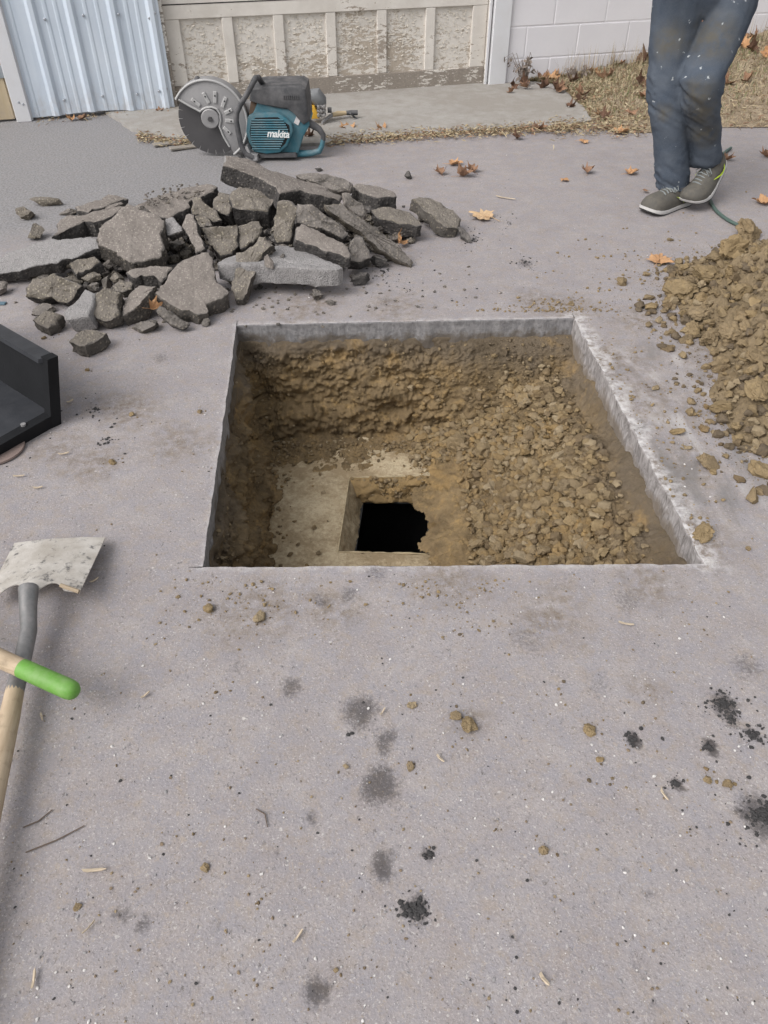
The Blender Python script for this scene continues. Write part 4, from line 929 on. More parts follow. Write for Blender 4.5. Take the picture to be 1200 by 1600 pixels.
# ---- small yellow and grey tool and a wooden handled hand tool behind the saw ----
tl = empty('yellow_power_tool', G(500, 192, .02), 'small yellow and grey power tool lying behind the saw handle', 'power tool')
def tadd(mb, name, mat, par, sm=False): o = mb.build(name, mat, smooth=sm); o.parent = par; o.matrix_parent_inverse = par.matrix_basis.inverted(); return o
YT = 5.28
mb = MB(); mb.tube([WY(478, 158, YT), WY(486, 151, YT), WY(494, 150, YT), WY(500, 158, YT), WY(503, 166, YT)], [.02, .045, .05, .045, .03], 12); tadd(mb, 'motor_housing', simple('scuffed_grey_plastic', (.17, .175, .18), .55, var=.35, sc=20), tl, 45)
mb = MB(); mb.prism([WY(px, py, YT - .05) for px, py in ((480, 164), (491, 166), (497, 178), (499, 186), (486, 187), (480, 178))], (0, .08, 0), bev=.012); tadd(mb, 'body', simple('yellow_plastic', (.62, .36, .045), .5, var=.15), tl, 30)
mb = MB(); 
for i in range(9): mb.box(WY(498 + (i % 3) * 4.2, 166 + (i // 3) * 6.5, YT - .03 + .01 * (i % 2)), (.018, .05, .022), Matrix.Rotation(.5 * i, 3, 'Y'), 0, .004)
tadd(mb, 'gear_case', simple('scuffed_alloy', (.30, .29, .285), .5, .5, .5, var=.5, sc=40), tl, 30)
mb = MB(); mb.tube([WY(512, 172, YT), WY(518, 172, YT)], .016, 10); tadd(mb, 'knob', M['blackp'], tl)
ht = empty('hand_tool', G(525, 186, .02), 'hand tool with pale wooden handle and black grip on the apron', 'hand tool')
mb = MB(); mb.tube([G(503, 192, .03), G(512, 184, .04), G(520, 179, .05)], [.008, .010, .012], 8); tadd(mb, 'steel_neck', M['alu'], ht, 40)
mb = MB(); mb.tube([G(519, 179.5, .05), G(528, 177.5, .05), G(541, 176.5, .05)], [.012, .016, .012], 10); tadd(mb, 'wooden_handle', simple('pale_ash_wood', (.48, .38, .24), .7, var=.2, sc=30), ht, 40)
mb = MB(); mb.tube([G(541, 176.5, .05), G(550, 176, .05), G(559, 176, .05)], [.013, .015, .015], 10); tadd(mb, 'grip', M['blackp'], ht, 40)
mb = MB(); mb.tube([G(547, 177, .06), G(553, 182, .03), G(560, 187.5, .012)], .006, 8); tadd(mb, 'thin_rod', M['blackp'], ht, 40)
mb = MB(); mb.tube([G(514, 186, .012), G(530, 184.5, .012), G(548, 182, .02)], .005, 6); tadd(mb, 'lower_rod', M['alu'], ht, 40)

# ---- black steel bucket corner at the left edge ----
M['bucket'] = simple('black_painted_steel', (.011, .0115, .013), .65, .15, var=.25, sc=10, dust=.03, dustc=(.10, .10, .105), bump=.12, bsc=90)
M['bucketf'] = simple('scuffed_bucket_floor', (.026, .028, .033), .5, .3, .0, var=.25, sc=12, dust=.12, dustc=(.14, .14, .145), bump=.08)
cr = G(93, 662, 0); hB = WY(86, 556, cr.y + .01).z
bk = empty('loader_bucket', cr, 'corner of a black steel loader bucket at the left edge', 'bucket')
lip = (G(0, 716, 0) - cr).normalized(); tpd = (G(0, 507, hB) - G(84, 555, hB)).normalized(); tpd.z = 0; tpd.normalize()
nw = Vector((-tpd.y, tpd.x, 0));
if nw.dot(lip) < 0: nw = -nw
th_ = .040
def quadbox(mb, base, h0, h1, bev=.004):
    mb.prism([p + Vector((0, 0, h1)) for p in base], (0, 0, -(h1 - h0)), bev=bev); return mb
Lw = .75
TC = WY(87, 556, cr.y + .004); lean = TC - cr; lean.z = 0
def quadbox(mb, base, h0, h1, bev=.004):                    # plates lean outward with the bucket side
    n = len(base); vs = [p + lean * (h0 / hB) + Vector((0, 0, h0)) for p in base] + [p + lean * (h1 / hB) + Vector((0, 0, h1)) for p in base]
    mb.add(vs, [tuple(range(n))[::-1], tuple(range(n, 2 * n))] + [(i, (i + 1) % n, n + (i + 1) % n, n + i) for i in range(n)]); return mb
mb = MB(); quadbox(mb, [cr, cr + tpd * Lw, cr + tpd * Lw + nw * .012, cr + nw * .012], .0, hB - .012); tadd(mb, 'side_plate', M['bucket'], bk, 30)
mb = MB(); quadbox(mb, [cr - tpd * .0 - nw * .004 + Vector((0, 0, 0)), cr + tpd * Lw - nw * .004, cr + tpd * Lw + nw * th_, cr + tpd * .028 + nw * th_], hB - .014, hB, .006); tadd(mb, 'top_rim', M['bucketf'], bk, 30)
mb = MB(); quadbox(mb, [cr - tpd * .006 - nw * .003, cr + tpd * .026 - nw * .003, cr + tpd * .03 + nw * .03, cr - tpd * .004 + nw * .03], .0, hB + .004, .005); tadd(mb, 'corner_edge', M['bucket'], bk, 30)
fz = .035
mb = MB(); quadbox(mb, [cr + nw * .012 + tpd * .015, cr + tpd * Lw + nw * .012, cr + tpd * Lw + lip * .9, cr + lip * .9 + tpd * .02], .004, fz, .003); tadd(mb, 'floor_plate', M['bucketf'], bk, 30)
mb = MB(); pz = cr + nw * .03; per = Vector((-lip.y, lip.x, 0)); per = per if per.dot(tpd) > 0 else -per
quadbox(mb, [cr + lip * .02, cr + lip * .95, cr + lip * .95 + per * .035, cr + lip * .02 + per * .035], .0, fz + .008, .004); tadd(mb, 'cutting_edge', M['bucket'], bk, 30)
for t in (.10, .5):
    mb = MB(); c = cr + lip * t + per * .02 + Vector((0, 0, fz + .008)); mb.tube([c, c + Vector((0, 0, .006))], .008, 8); tadd(mb, 'rivet', M['alu'], bk)
mb = MB(); dc = G(-8, 702, .004); mb.tube([dc, dc + Vector((0, 0, .006))], [.084, .084], 40)
tag(mb.build('round_plate', simple('rusty_dusty_disc', (.24, .185, .165), .85, .2, var=.3, sc=14), smooth=30), 'thin round brownish plate lying under the black bucket', 'plate')

# ---- square point shovel ----
k = NT('dusty_shovel_steel', .6, .35, .2); p = k.obj; n1 = k.noise(p, 14, 6, .7); n2 = k.noise(p, 40, 5, .7); 
c = k.mix(k.mr(n1, .35, .62), (.40, .365, .32), (.56, .53, .49)); c = k.mix(k.mr(n2, .55, .68, 0, .85), c, (.055, .055, .06)); c = k.mix(k.mr(k.noise(p, 8, 5, .6), .62, .75, 0, .7), c, (.22, .225, .235)); k.color(c); k.bump(n2, .35, .004); M['shov'] = k.m
def wood_mat(name, a, b):
    k = NT(name, .7, .25); p = k.obj; n1 = k.noise(p, 3, 4, .6); g_ = k.noise(k.n('ShaderNodeVectorMath', {0: p, 1: (9, 9, 120)}, operation='MULTIPLY').outputs[0], 1.2, 5, .6, .5)
    c = k.mix(k.mr(g_, .3, .7), a, b); c = k.mix(k.mr(k.noise(p, 30, 5, .7), .52, .75, 0, .6), c, tuple(x * .45 for x in a)); k.color(c); k.bump(g_, .2, .003); return k.m
M['wood'] = wood_mat('worn_ash_handle', (.36, .275, .185), (.50, .40, .285))
sh = empty('square_shovel', G(48, 935), 'square point shovel with dusty steel blade and wooden handle', 'shovel')
cor = [G(22, 849, .012), G(164, 841, .030), G(124, 926, .065), G(-22, 934, .045)]
nu_, nv_ = 26, 22; vs = []
def shv(u, v, dz=0.0):
    a = cor[0].lerp(cor[1], u); b = cor[3].lerp(cor[2], u); p = a.lerp(b, v)
    arch = .020 * (1 - (2 * u - 1) ** 2) * (.5 + .5 * v); p.z += arch - .012 * (1 - v) * 0 + dz
    dip = 0
    for cu_, w_ in ((.30, .13), (.72, .12)):                 # scalloped shoulders either side of the socket
        q = 1 - ((u - cu_) / w_) ** 2
        if q > 0: dip = max(dip, .055 * q * v ** 6)
    mid_ = 1 - ((u - .50) / .12) ** 2
    p += (cor[0] - cor[3]).normalized() * dip * .0 
    p += (cor[1] - cor[2]).normalized() * dip * .45
    if mid_ > 0: p += (cor[3] - cor[0]).normalized() * .035 * mid_ * v ** 8; p.z += .010 * mid_ * v ** 3
    wv_ = float(fbm([[u * 3, 0, 0]], 1.2, 2, 8)[0]) * .002 * (1 - v) ** 4; p.y += wv_
    return p
for v in range(nv_ + 1):
    for u in range(nu_ + 1): vs.append(shv(u / nu_, v / nv_))
n0 = len(vs); bot = [p - Vector((0, 0, .0025)) for p in vs]
fs = [(v * (nu_ + 1) + u, v * (nu_ + 1) + u + 1, (v + 1) * (nu_ + 1) + u + 1, (v + 1) * (nu_ + 1) + u) for v in range(nv_) for u in range(nu_)]
fsb = [tuple(i + n0 for i in f)[::-1] for f in fs]
edge_ = [u for u in range(nu_ + 1)] + [v * (nu_ + 1) + nu_ for v in range(1, nv_ + 1)] + [nv_ * (nu_ + 1) + u for u in range(nu_ - 1, -1, -1)] + [v * (nu_ + 1) for v in range(nv_ - 1, 0, -1)]
fse = [(edge_[i], edge_[i] + n0, edge_[(i + 1) % len(edge_)] + n0, edge_[(i + 1) % len(edge_)]) for i in range(len(edge_))]
mb = MB(); mb.add(vs + bot, fs + fsb + fse); tadd(mb, 'shovel_blade', M['shov'], sh, 50)
mb = MB()                                                   # step rolled at the right shoulder
a, b = shv(.80, 1.0), shv(1.0, 1.0); mb.tube([a + Vector((0, 0, .003)), b + Vector((0, 0, .003))], .005, 8); tadd(mb, 'step', simple('muddy_step', (.34, .27, .19), .8), sh, 40)
s0 = shv(.5, .93); s1 = G(45, 985, .055); s2 = G(33, 1040, .052); s3 = G(22, 1085, .05)
M['socket'] = simple('dark_socket_steel', (.17, .172, .172), .45, .5, .4, var=.3, sc=30, dust=.55, bump=.08)
mb = MB(); mb.tube([s0, s0.lerp(s1, .45) + Vector((0, 0, .004)), s1, s2, s3], [.022, .019, .0175, .018, .018], 14); tadd(mb, 'socket', M['socket'], sh, 50)
mb = MB()
for i in range(6):
    t0, t1 = .1 + i * .15, .1 + (i + 1) * .15; q0, q1 = s0.lerp(s3, t0), s0.lerp(s3, t1)
    mb.box((q0 + q1) / 2 + Vector((-.004, 0, .0165)), (.004, (q1 - q0).length, .003), Vector((0, 1, 0)).rotation_difference(q1 - q0).to_matrix())
h1 = G(-4, 1215, .048); hd = (h1 - s3).normalized()
h0_ = s3 - hd * .03
mb = MB(); mb.tube([h0_, h0_ + hd * .03, h0_ + hd * .08, s3.lerp(h1, .6), h1, h1 + hd * .6], [.0165, .0185, .0195, .0195, .019, .018], 16); tadd(mb, 'handle', M['wood'], sh, 50)

# ---- second tool: wooden handle with green dipped grip, lying across the shovel ----
M['green'] = simple('green_rubber', (.120, .30, .045), .55, .35, var=.28, sc=22, dust=.6, dustc=(.24, .36, .15), bump=.03)
th2 = empty('green_grip_handle', G(60, 1060), 'wooden tool handle with bright green grip lying across the shovel', 'tool handle')
g0, g1 = G(34, 1044, .098), G(121, 1083, .092); gd_ = (g1 - g0).normalized(); L = (g1 - g0).length; r_ = .0195
mb = MB(); mb.tube([g0, g0 + gd_ * (L * .35), g0 + gd_ * (L - .022), g0 + gd_ * (L - .010), g0 + gd_ * (L - .003), g1], [r_, r_ * 1.02, r_ * 1.04, r_ * .93, r_ * .65, r_ * .15], 20); tadd(mb, 'green_grip', M['green'], th2, 60)
mb = MB(); mb.tube([g0 + gd_ * .004, g0 - gd_ * .1, g0 - gd_ * .3, g0 - gd_ * 1.0 - Vector((0, 0, .06))], [r_ * .96, r_ * .98, .02, .019], 16); tadd(mb, 'wooden_shaft', M['wood'], th2, 50)
# =====================================================================
# PERSON (seen from the hips down), in stained jeans and running shoes
# =====================================================================
def remesh(mb, vox, smooth_it=6):
    me = mesh_of('tmp', mb.v, mb.f, []) if False else None
    me = bpy.data.meshes.new('tmp'); me.from_pydata(mb.v, [], mb.f)
    bm = bmesh.new(); bm.from_mesh(me); bmesh.ops.recalc_face_normals(bm, faces=bm.faces[:]); bm.to_mesh(me); bm.free()
    o = bpy.data.objects.new('tmp', me); COL.objects.link(o)
    m = o.modifiers.new('r', 'REMESH'); m.mode = 'VOXEL'; m.voxel_size = vox
    m2 = o.modifiers.new('s', 'SMOOTH'); m2.factor = .5; m2.iterations = smooth_it
    dg = bpy.context.evaluated_depsgraph_get(); dg.update(); out = bpy.data.meshes.new_from_object(o.evaluated_get(dg)); bpy.data.objects.remove(o)
    return out
def ell(c, a, b, n=20, rot=0.0):
    return [Vector((c.x + math.cos(q) * a * math.cos(rot) - math.sin(q) * b * math.sin(rot), c.y + math.cos(q) * a * math.sin(rot) + math.sin(q) * b * math.cos(rot), c.z)) for q in [2 * math.pi * i / n for i in range(n)]]
def limb(spec, kb=1.08):
    rings = []
    for px, py, wpx, Y in spec:
        c = WY(px, py, Y); a = wpx / 2 / ppm(c); rings.append(ell(c, a, a * kb))
    return rings
Lleg = [(1051, 296, 47, 3.89), (1051, 291, 52, 3.89), (1050, 284, 48, 3.89), (1050, 270, 51, 3.89), (1049, 252, 50, 3.89), (1048, 225, 53, 3.89), (1046, 190, 56, 3.89), (1045, 150, 60, 3.90), (1046, 120, 64, 3.91), (1049, 80, 70, 3.93), (1055, 40, 75, 3.95), (1062, 0, 82, 3.96), (1068, -30, 88, 3.97)]
Rleg = [(1097, 257, 44, 3.92), (1099, 251, 51, 3.91), (1101, 240, 51, 3.90), (1100, 220, 51, 3.88), (1099, 190, 55, 3.84), (1096, 165, 60, 3.80), (1095, 145, 64, 3.78), (1096, 122, 66, 3.78), (1105, 100, 68, 3.81), (1114, 80, 70, 3.85), (1127, 45, 76, 3.90), (1138, 10, 84, 3.94), (1144, -25, 88, 3.96)]
mb = MB(); mb.loft(limb(Lleg)); mb.loft(limb(Rleg))
pc = WY(1104, -20, 3.965); z_h = pc.z
hipw = 84 / ppm(pc)
mb.loft([ell(Vector((pc.x, pc.y, z)), hipw * k_, .125 * k2) for z, k_, k2 in ((z_h - .10, .80, .8), (z_h - .02, 1.0, .98), (z_h + .06, 1.0, 1.02), (z_h + .14, .93, .98), (z_h + .20, .88, .92))])
jm = remesh(mb, .0075, 5)
n_ = len(jm.vertices); co = np.empty(n_ * 3); jm.vertices.foreach_get('co', co); co = co.reshape(-1, 3); no = np.empty(n_ * 3); jm.vertices.foreach_get('normal', no); no = no.reshape(-1, 3)
zf = co[:, 2]
fold = fbm(np.stack([co[:, 0] * .8 + zf * .9, co[:, 1] * .8, zf * 1.9 + co[:, 0] * .9], 1), 8, 3, 31, .5)
fold = 1 - np.abs(fold) * 2
low = np.exp(-((zf - .10) / .10) ** 2) + .9 * np.exp(-((zf - .50) / .12) ** 2) * (no[:, 1] > -.5) + .7 * np.exp(-((zf - .44) / .07) ** 2) + .12
co += no * (fold * .0095 * low + fbm(co, 40, 3, 35) * .0012)[:, None]
jm.vertices.foreach_set('co', co.ravel()); jm.update()
def denim():
    k = NT('stained_denim', .92, .12); p = k.pos
    n1 = k.noise(p, 9, 5, .6); c = k.mix(k.mr(n1, .3, .7), (.050, .064, .088), (.092, .107, .130))
    c = k.mix(k.mr(k.noise(p, 420, 2), .45, .7, 0, .35), c, (.13, .145, .165))
    def blob(q, r): return k.mr(k.n('ShaderNodeVectorMath', {0: p, 1: tuple(q)}, operation='DISTANCE').outputs['Value'], r, r * .25)
    st = None
    for px, py, Y, r in ((1090, 150, 3.70, .10), (1095, 178, 3.72, .10), (1112, 60, 3.80, .13), (1035, 178, 3.80, .06), (1045, 65, 3.84, .10), (1100, 210, 3.78, .1)):
        b_ = blob(WY(px, py, Y), r); st = b_ if st is None else k.ma('MAXIMUM', st, b_)
    c = k.mix(k.ma('MULTIPLY', k.ma('MULTIPLY', st, k.mr(k.noise(p, 22, 5, .7), .3, .6)), .72), c, (.112, .098, .070))
    wp = k.n('ShaderNodeVectorMath', {0: p, 1: k.n('ShaderNodeVectorMath', {0: k.n('ShaderNodeTexNoise', {'Vector': p, 'Scale': 60.0, 'Detail': 3.0}).outputs['Color'], 1: (.03, .03, .03)}, operation='MULTIPLY').outputs[0]}, operation='ADD').outputs[0]; vd = k.voro(wp, 38); vr = k.n('ShaderNodeSeparateColor', {0: k.voro(wp, 38, 'F1', 'Color')}).outputs[0]
    sp = k.ma('MULTIPLY', k.mr(vd, .14, .22, 1, 0), k.mr(vr, .80, .82))
    xs = k.n('ShaderNodeSeparateXYZ', {0: p})
    mk = k.mr(k.ma('ADD', k.noise(p, 7, 3), k.mr(xs.outputs[0], 1.60, 1.40, -.06, .14)), .47, .55)
    c = k.mix(k.ma('MULTIPLY', k.ma('MULTIPLY', sp, mk), .85), c, (.42, .44, .45))
    k.color(c); k.bump(k.noise(p, 500, 2), .25, .002); return k.m
jm.materials.clear(); jm.materials.append(denim()); jm.polygons.foreach_set('use_smooth', np.ones(len(jm.polygons), dtype=bool))
per_ = empty('person', Vector((pc.x, pc.y, 0)), 'person in paint stained blue jeans and grey running shoes stepping forward', 'person')
def padd(o): o.parent = per_; o.matrix_parent_inverse = per_.matrix_basis.inverted(); return o
jo = padd(link('jeans', jm))
for spec, nm in ((Lleg, 'l'), (Rleg, 'r')):
    px_, py_, w_, Yc = spec[1]; c_ = WY(px_, py_, Yc); a_ = w_ / 2 / ppm(c_)
    mbh = MB(); mbh.tube([p + Vector((0, 0, .006)) for p in ell(c_, a_ * .985, a_ * 1.06, 28)] + [ell(c_, a_ * .985, a_ * 1.06, 28)[0] + Vector((0, 0, .006))], .0032, 6, cap=False); hm = mbh.build('cuff_hem', jm.materials[0], smooth=60); hm.parent = jo
# upper body: one continuous figure
mb = MB(); X0, Y0 = pc.x, pc.y
def R_(x, y, z, a, b): return ell(Vector((X0 + x, Y0 + y, z)), a, b)
mb.loft([R_(0, 0, z_h - .12, .13, .09), R_(0, 0, z_h, .165, .11), R_(0, 0, z_h + .15, .150, .105), R_(0, -.01, z_h + .3, .165, .11), R_(0, -.01, z_h + .45, .185, .115), R_(0, 0, z_h + .54, .17, .10), R_(0, 0, z_h + .59, .09, .075), R_(0, -.01, z_h + .63, .058, .06), R_(0, -.02, z_h + .70, .056, .06)])
hz = z_h + .80
mb.loft([R_(0, -.03, hz - .13, .045, .05), R_(0, -.035, hz - .10, .062, .078), R_(0, -.03, hz - .04, .072, .092), R_(0, -.025, hz + .02, .076, .098), R_(0, -.02, hz + .07, .072, .092), R_(0, -.015, hz + .105, .05, .065), R_(0, -.01, hz + .118, .02, .025)])
mb.tube([(X0, Y0 - .118, hz + .0), (X0, Y0 - .135, hz - .035), (X0, Y0 - .12, hz - .05)], [.009, .014, .010], 8)
for s in (-1, 1): mb.tube([(X0 + s * .072, Y0 - .015, hz - .03), (X0 + s * .082, Y0 - .01, hz), (X0 + s * .074, Y0 - .012, hz + .02)], [.008, .012, .008], 8)
hands = []
for s in (-1, 1):
    sh_ = Vector((X0 + s * .175, Y0, z_h + .50)); el = Vector((X0 + s * .27, Y0 + .03, z_h + .24)); wr = Vector((X0 + s * .26, Y0 - .16, z_h + .10)); pm = wr + Vector((-s * .02, -.05, -.015))
    mb.tube([sh_, sh_.lerp(el, .5), el, el.lerp(wr, .4), wr, wr.lerp(pm, .6), pm], [.055, .05, .042, .040, .029, .034, .036], 12)
    for f_ in range(4):
        b0 = pm + Vector((s * (f_ - 1.5) * .018, -.02, 0)); l = (.065, .075, .07, .055)[f_]
        mb.tube([b0, b0 + Vector((0, -l * .5, -.012)), b0 + Vector((0, -l * .8, -.038)), b0 + Vector((0, -l * .75, -.058))], [.0105, .010, .0095, .008], 8)
    t0 = wr.lerp(pm, .3) + Vector((-s * .025, 0, 0)); mb.tube([t0, t0 + Vector((-s * .025, -.03, -.005)), t0 + Vector((-s * .025, -.062, -.012))], [.013, .011, .009], 8)
bmesh_ = remesh(mb, .007, 3); bmesh_.materials.clear(); bmesh_.materials.append(simple('skin', (.46, .27, .19), .55, .4, var=.08)); bmesh_.polygons.foreach_set('use_smooth', np.ones(len(bmesh_.polygons), dtype=bool))
padd(link('body', bmesh_))
mb = MB(); mb.loft([R_(0, 0, z_h + .05, .205, .145), R_(0, 0, z_h + .1, .21, .15), R_(0, 0, z_h + .28, .195, .14), R_(0, -.01, z_h + .45, .205, .135), R_(0, 0, z_h + .55, .18, .115), R_(0, 0, z_h + .60, .085, .08)])
for s in (-1, 1):
    sh_ = Vector((X0 + s * .175, Y0, z_h + .51)); el = Vector((X0 + s * .27, Y0 + .03, z_h + .24)); wr = Vector((X0 + s * .262, Y0 - .13, z_h + .12))
    mb.tube([sh_, sh_.lerp(el, .5), el, el.lerp(wr, .5), wr], [.075, .065, .056, .052, .044], 12)
jk = remesh(mb, .009, 4); jk.materials.clear(); jk.materials.append(simple('grey_work_jacket', (.05, .052, .055), .9, .1, var=.2)); jk.polygons.foreach_set('use_smooth', np.ones(len(jk.polygons), dtype=bool)); padd(link('jacket', jk))
mb = MB(); mb.loft([R_(0, -.005, hz + .03, .084, .104), R_(0, -.012, hz + .075, .08, .10), R_(0, -.01, hz + .112, .058, .074), R_(0, -.005, hz + .13, .02, .03)]); padd(mb.build('cap', simple('dark_cap', (.03, .03, .035), .9), smooth=60))
for s in (-1, 1):
    mb = MB(); mb.tube([(X0 + s * .03, Y0 - .116, hz), (X0 + s * .03, Y0 - .126, hz)], [.011, .007], 10); padd(mb.build('eye', simple('eye', (.05, .04, .035), .3, .5)))
mb = MB(); mb.tube([(X0 - .024, Y0 - .117, hz - .075), (X0, Y0 - .124, hz - .077), (X0 + .024, Y0 - .117, hz - .075)], [.004, .0065, .004], 8); padd(mb.build('mouth', simple('lips', (.36, .16, .13), .5)))

# shoes
M['knit'] = simple('dusty_grey_mesh', (.105, .100, .090), .9, .15, var=.25, sc=25, dust=.55, dustc=(.165, .146, .118), bump=.5, bsc=380)
M['mids'] = simple('scuffed_white_midsole', (.52, .51, .50), .7, .3, var=.12, sc=30, dust=.3, dustc=(.32, .29, .26), bump=.05)
M['outs'] = simple('dark_outsole', (.055, .055, .055), .85); M['lace'] = simple('grey_lace', (.20, .215, .215), .85, bump=.2); M['lime'] = simple('lime_mark', (.50, .66, .045), .6, var=.06)
M['coll'] = simple('dark_collar', (.06, .06, .062), .9)
PR = [(-.004, .014, .060), (.004, .027, .082), (.02, .034, .094), (.05, .038, .092), (.08, .039, .085), (.11, .041, .086), (.14, .045, .082), (.17, .048, .074), (.20, .051, .068), (.23, .052, .065), (.255, .050, .061), (.275, .044, .055), (.29, .034, .046), (.299, .018, .034)]
def bend(x, flex): return max(0.0, x - .19) * flex
PR = [(x, w * 1.2, h * 1.32 if x > .15 else h * 1.12) for x, w, h in PR]
def make_shoe(name, mat_, lab, side, flex=0.0):
    """local frame: x heel to toe, z up, sole at z=0; flex lifts the toe part"""
    root = link(name, None, per_); root.matrix_parent_inverse = per_.matrix_basis.inverted(); root.matrix_world = mat_
    def pr(x, y, z): return Vector((x, y, z + bend(x, flex)))
    def asym(x, hw): return -.006 * math.sin(x / .3 * math.pi) * side
    rings = []
    for x, hw, h in PR:
        rg_ = []
        for q in range(21):
            t = math.pi * q / 20; cy = math.cos(t); sz = math.sin(t)
            y_ = math.copysign(abs(cy) ** .8, cy) * hw * (1 - .30 * sz ** 2); z_ = .020 + (h - .020) * sz ** .72
            rg_.append(pr(x, y_ + asym(x, hw), z_))
        rings.append(rg_)
    mb = MB(); mb.loft(rings); up = mb.build('upper', M['knit'], root, smooth=70)
    def sole(nm, z0, z1, grow, mt, toe):
        L_, R2 = [], []
        for x, hw, h in PR:
            xx = x + (grow if x > .2 else (-grow if x < .02 else 0)); L_.append((xx, hw + grow + asym(x, hw))); R2.append((xx, -hw - grow + asym(x, hw)))
        out_ = L_ + R2[::-1]; mb = MB(); tz = lambda x: max(0, x - .22) ** 2 * toe
        n = len(out_); vs = [pr(x, y, z0 + tz(x)) for x, y in out_] + [pr(x, y * 1.02, (z0 + z1) / 2 + tz(x)) for x, y in out_] + [pr(x, y * .98, z1 + tz(x) * .8 + (.008 if x < .08 else 0)) for x, y in out_]
        fs = [(r * n + i, r * n + (i + 1) % n, (r + 1) * n + (i + 1) % n, (r + 1) * n + i) for r in range(2) for i in range(n)] + [tuple(range(n))[::-1], tuple(2 * n + i for i in range(n))]
        mb.add(vs, fs); mb.build(nm, mt, root, smooth=40)
    sole('midsole', .005, .021, .0025, M['mids'], 2.2); sole('outsole', 0.0, .005, .002, M['outs'], 2.2)
    mb = MB(); mb.tube([pr(.012, 0, .094), pr(.03, .030, .096), pr(.07, .030, .089), pr(.10, .018, .090), pr(.105, 0, .092), pr(.10, -.018, .090), pr(.07, -.030, .089), pr(.03, -.030, .096), pr(.012, 0, .094)], .009, 8, cap=False); mb.build('collar', M['coll'], root, smooth=60)
    for i in range(5):
        x = .125 + i * .019; h = np.interp(x, [p_[0] for p_ in PR], [p_[2] for p_ in PR]) + .002; w_ = .024
        mb = MB(); mb.tube([pr(x - .004, -w_, h - .009), pr(x, -w_ * .4, h), pr(x + .003, w_ * .4, h), pr(x + .004, w_, h - .009)], .0034, 6); mb.build('lace', M['lace'], root, smooth=60)
    mb = MB(); b0 = pr(.118, 0, .094)
    for s in (-1, 1):
        mb2 = MB(); mb2.tube([b0, b0 + Vector((.004, s * .02, .014)), b0 + Vector((.022, s * .04, .004)), b0 + Vector((.03, s * .03, -.008)), b0 + Vector((.012, s * .008, .0))], .0026, 6); mb2.build('lace_loop', M['lace'], root, smooth=60)
    for s in (-1, 1):                                        # curved tick on each side
        A_ = [(.075, .060), (.088, .044), (.102, .040), (.122, .046), (.15, .060), (.178, .070), (.148, .054), (.118, .034), (.098, .030), (.082, .036)]
        vs = []
        for x, z in A_:
            hw = np.interp(x, [p_[0] for p_ in PR], [p_[1] for p_ in PR]); h = np.interp(x, [p_[0] for p_ in PR], [p_[2] for p_ in PR]); sz = min(1, max(0, (z - .02) / (h - .02))) ** (1 / .72); cy = math.sqrt(max(0, 1 - sz * sz))
            y_ = cy ** .8 * hw * (1 - .30 * sz ** 2) + .0015; vs.append(pr(x - .03, s * y_ + asym(x, hw), z))
        mb = MB(); mb.prism(vs, (0, s * .0015, 0)); mb.build('side_mark', M['lime'], root)
    return root
def frame(o, fwd, up=Vector((0, 0, 1))):
    f = fwd.normalized(); y_ = up.cross(f).normalized(); u = f.cross(y_); return Matrix.Translation(o) @ Matrix((f, y_, u)).transposed().to_4x4()
heelL = G(1075, 318); toeL = G(1000, 340); dL_ = (toeL - heelL); dL_.normalize()
make_shoe('shoe', frame(G(1072, 317), dL_), None, 1, .06)
toeR = G(1077, 327) + Vector((0, 0, .0)); heelR = WY(1116, 268, 3.93)
fR = (toeR - heelR).normalized(); make_shoe('shoe', frame(toeR - fR * .285 - Vector((0, 0, .004)), fR), None, -1, .55)
# =====================================================================
# SOIL HEAP, CLODS, LEAVES, LITTER
# =====================================================================
rg = np.random.RandomState(21)
MC, MR, MH = np.array([1.72, 2.42]), np.array([.66, 1.02]), .36
def mound_h(x, y):
    x = np.asarray(x, float); y = np.asarray(y, float); p0 = np.stack([x, y, 0 * x], 1)
    wob = fbm(p0, 3.0, 4, 401) * .13
    d = np.sqrt(((x - MC[0] - .10 * (y - MC[1])) / MR[0]) ** 2 + ((y - MC[1]) / MR[1]) ** 2) + wob
    return MH * np.clip(1 - d, -0.2, 1) ** 1.0 * np.clip(1.25 - .25 * np.clip(1 - d, 0, 1), 0, 2) if False else MH * np.where(d < 1, (1 - d) * 1.15, (1 - d) * .6)
nx, ny = 190, 260
gx_, gy_ = np.meshgrid(np.linspace(.85, 2.6, nx), np.linspace(1.3, 3.6, ny)); X, Y = gx_.ravel(), gy_.ravel(); Z = mound_h(X, Y)
pm_ = np.stack([X, Y, Z], 1); Z = Z + (np.abs(fbm(pm_, 16, 4, 411, .6)) * .03 + np.abs(fbm(pm_, 45, 3, 421, .6)) * .014 - .012) * np.clip(Z / .05, 0, 1) - .006
pm_[:, 2] = Z; q = pm_.reshape(ny, nx, 3); zc = np.maximum.reduce([q[:-1, :-1, 2], q[1:, :-1, 2], q[:-1, 1:, 2], q[1:, 1:, 2]]); I, J = np.nonzero(zc > -.004)
tag(link('excavated_soil_heap', mesh_of('excavated_soil_heap', pm_.tolist(), np.stack([I * nx + J, I * nx + J + 1, (I + 1) * nx + J + 1, (I + 1) * nx + J], 1).tolist(), M['mud'], smooth=True)), 'heap of loose yellow brown clay at the right edge of the paving', 'soil heap')
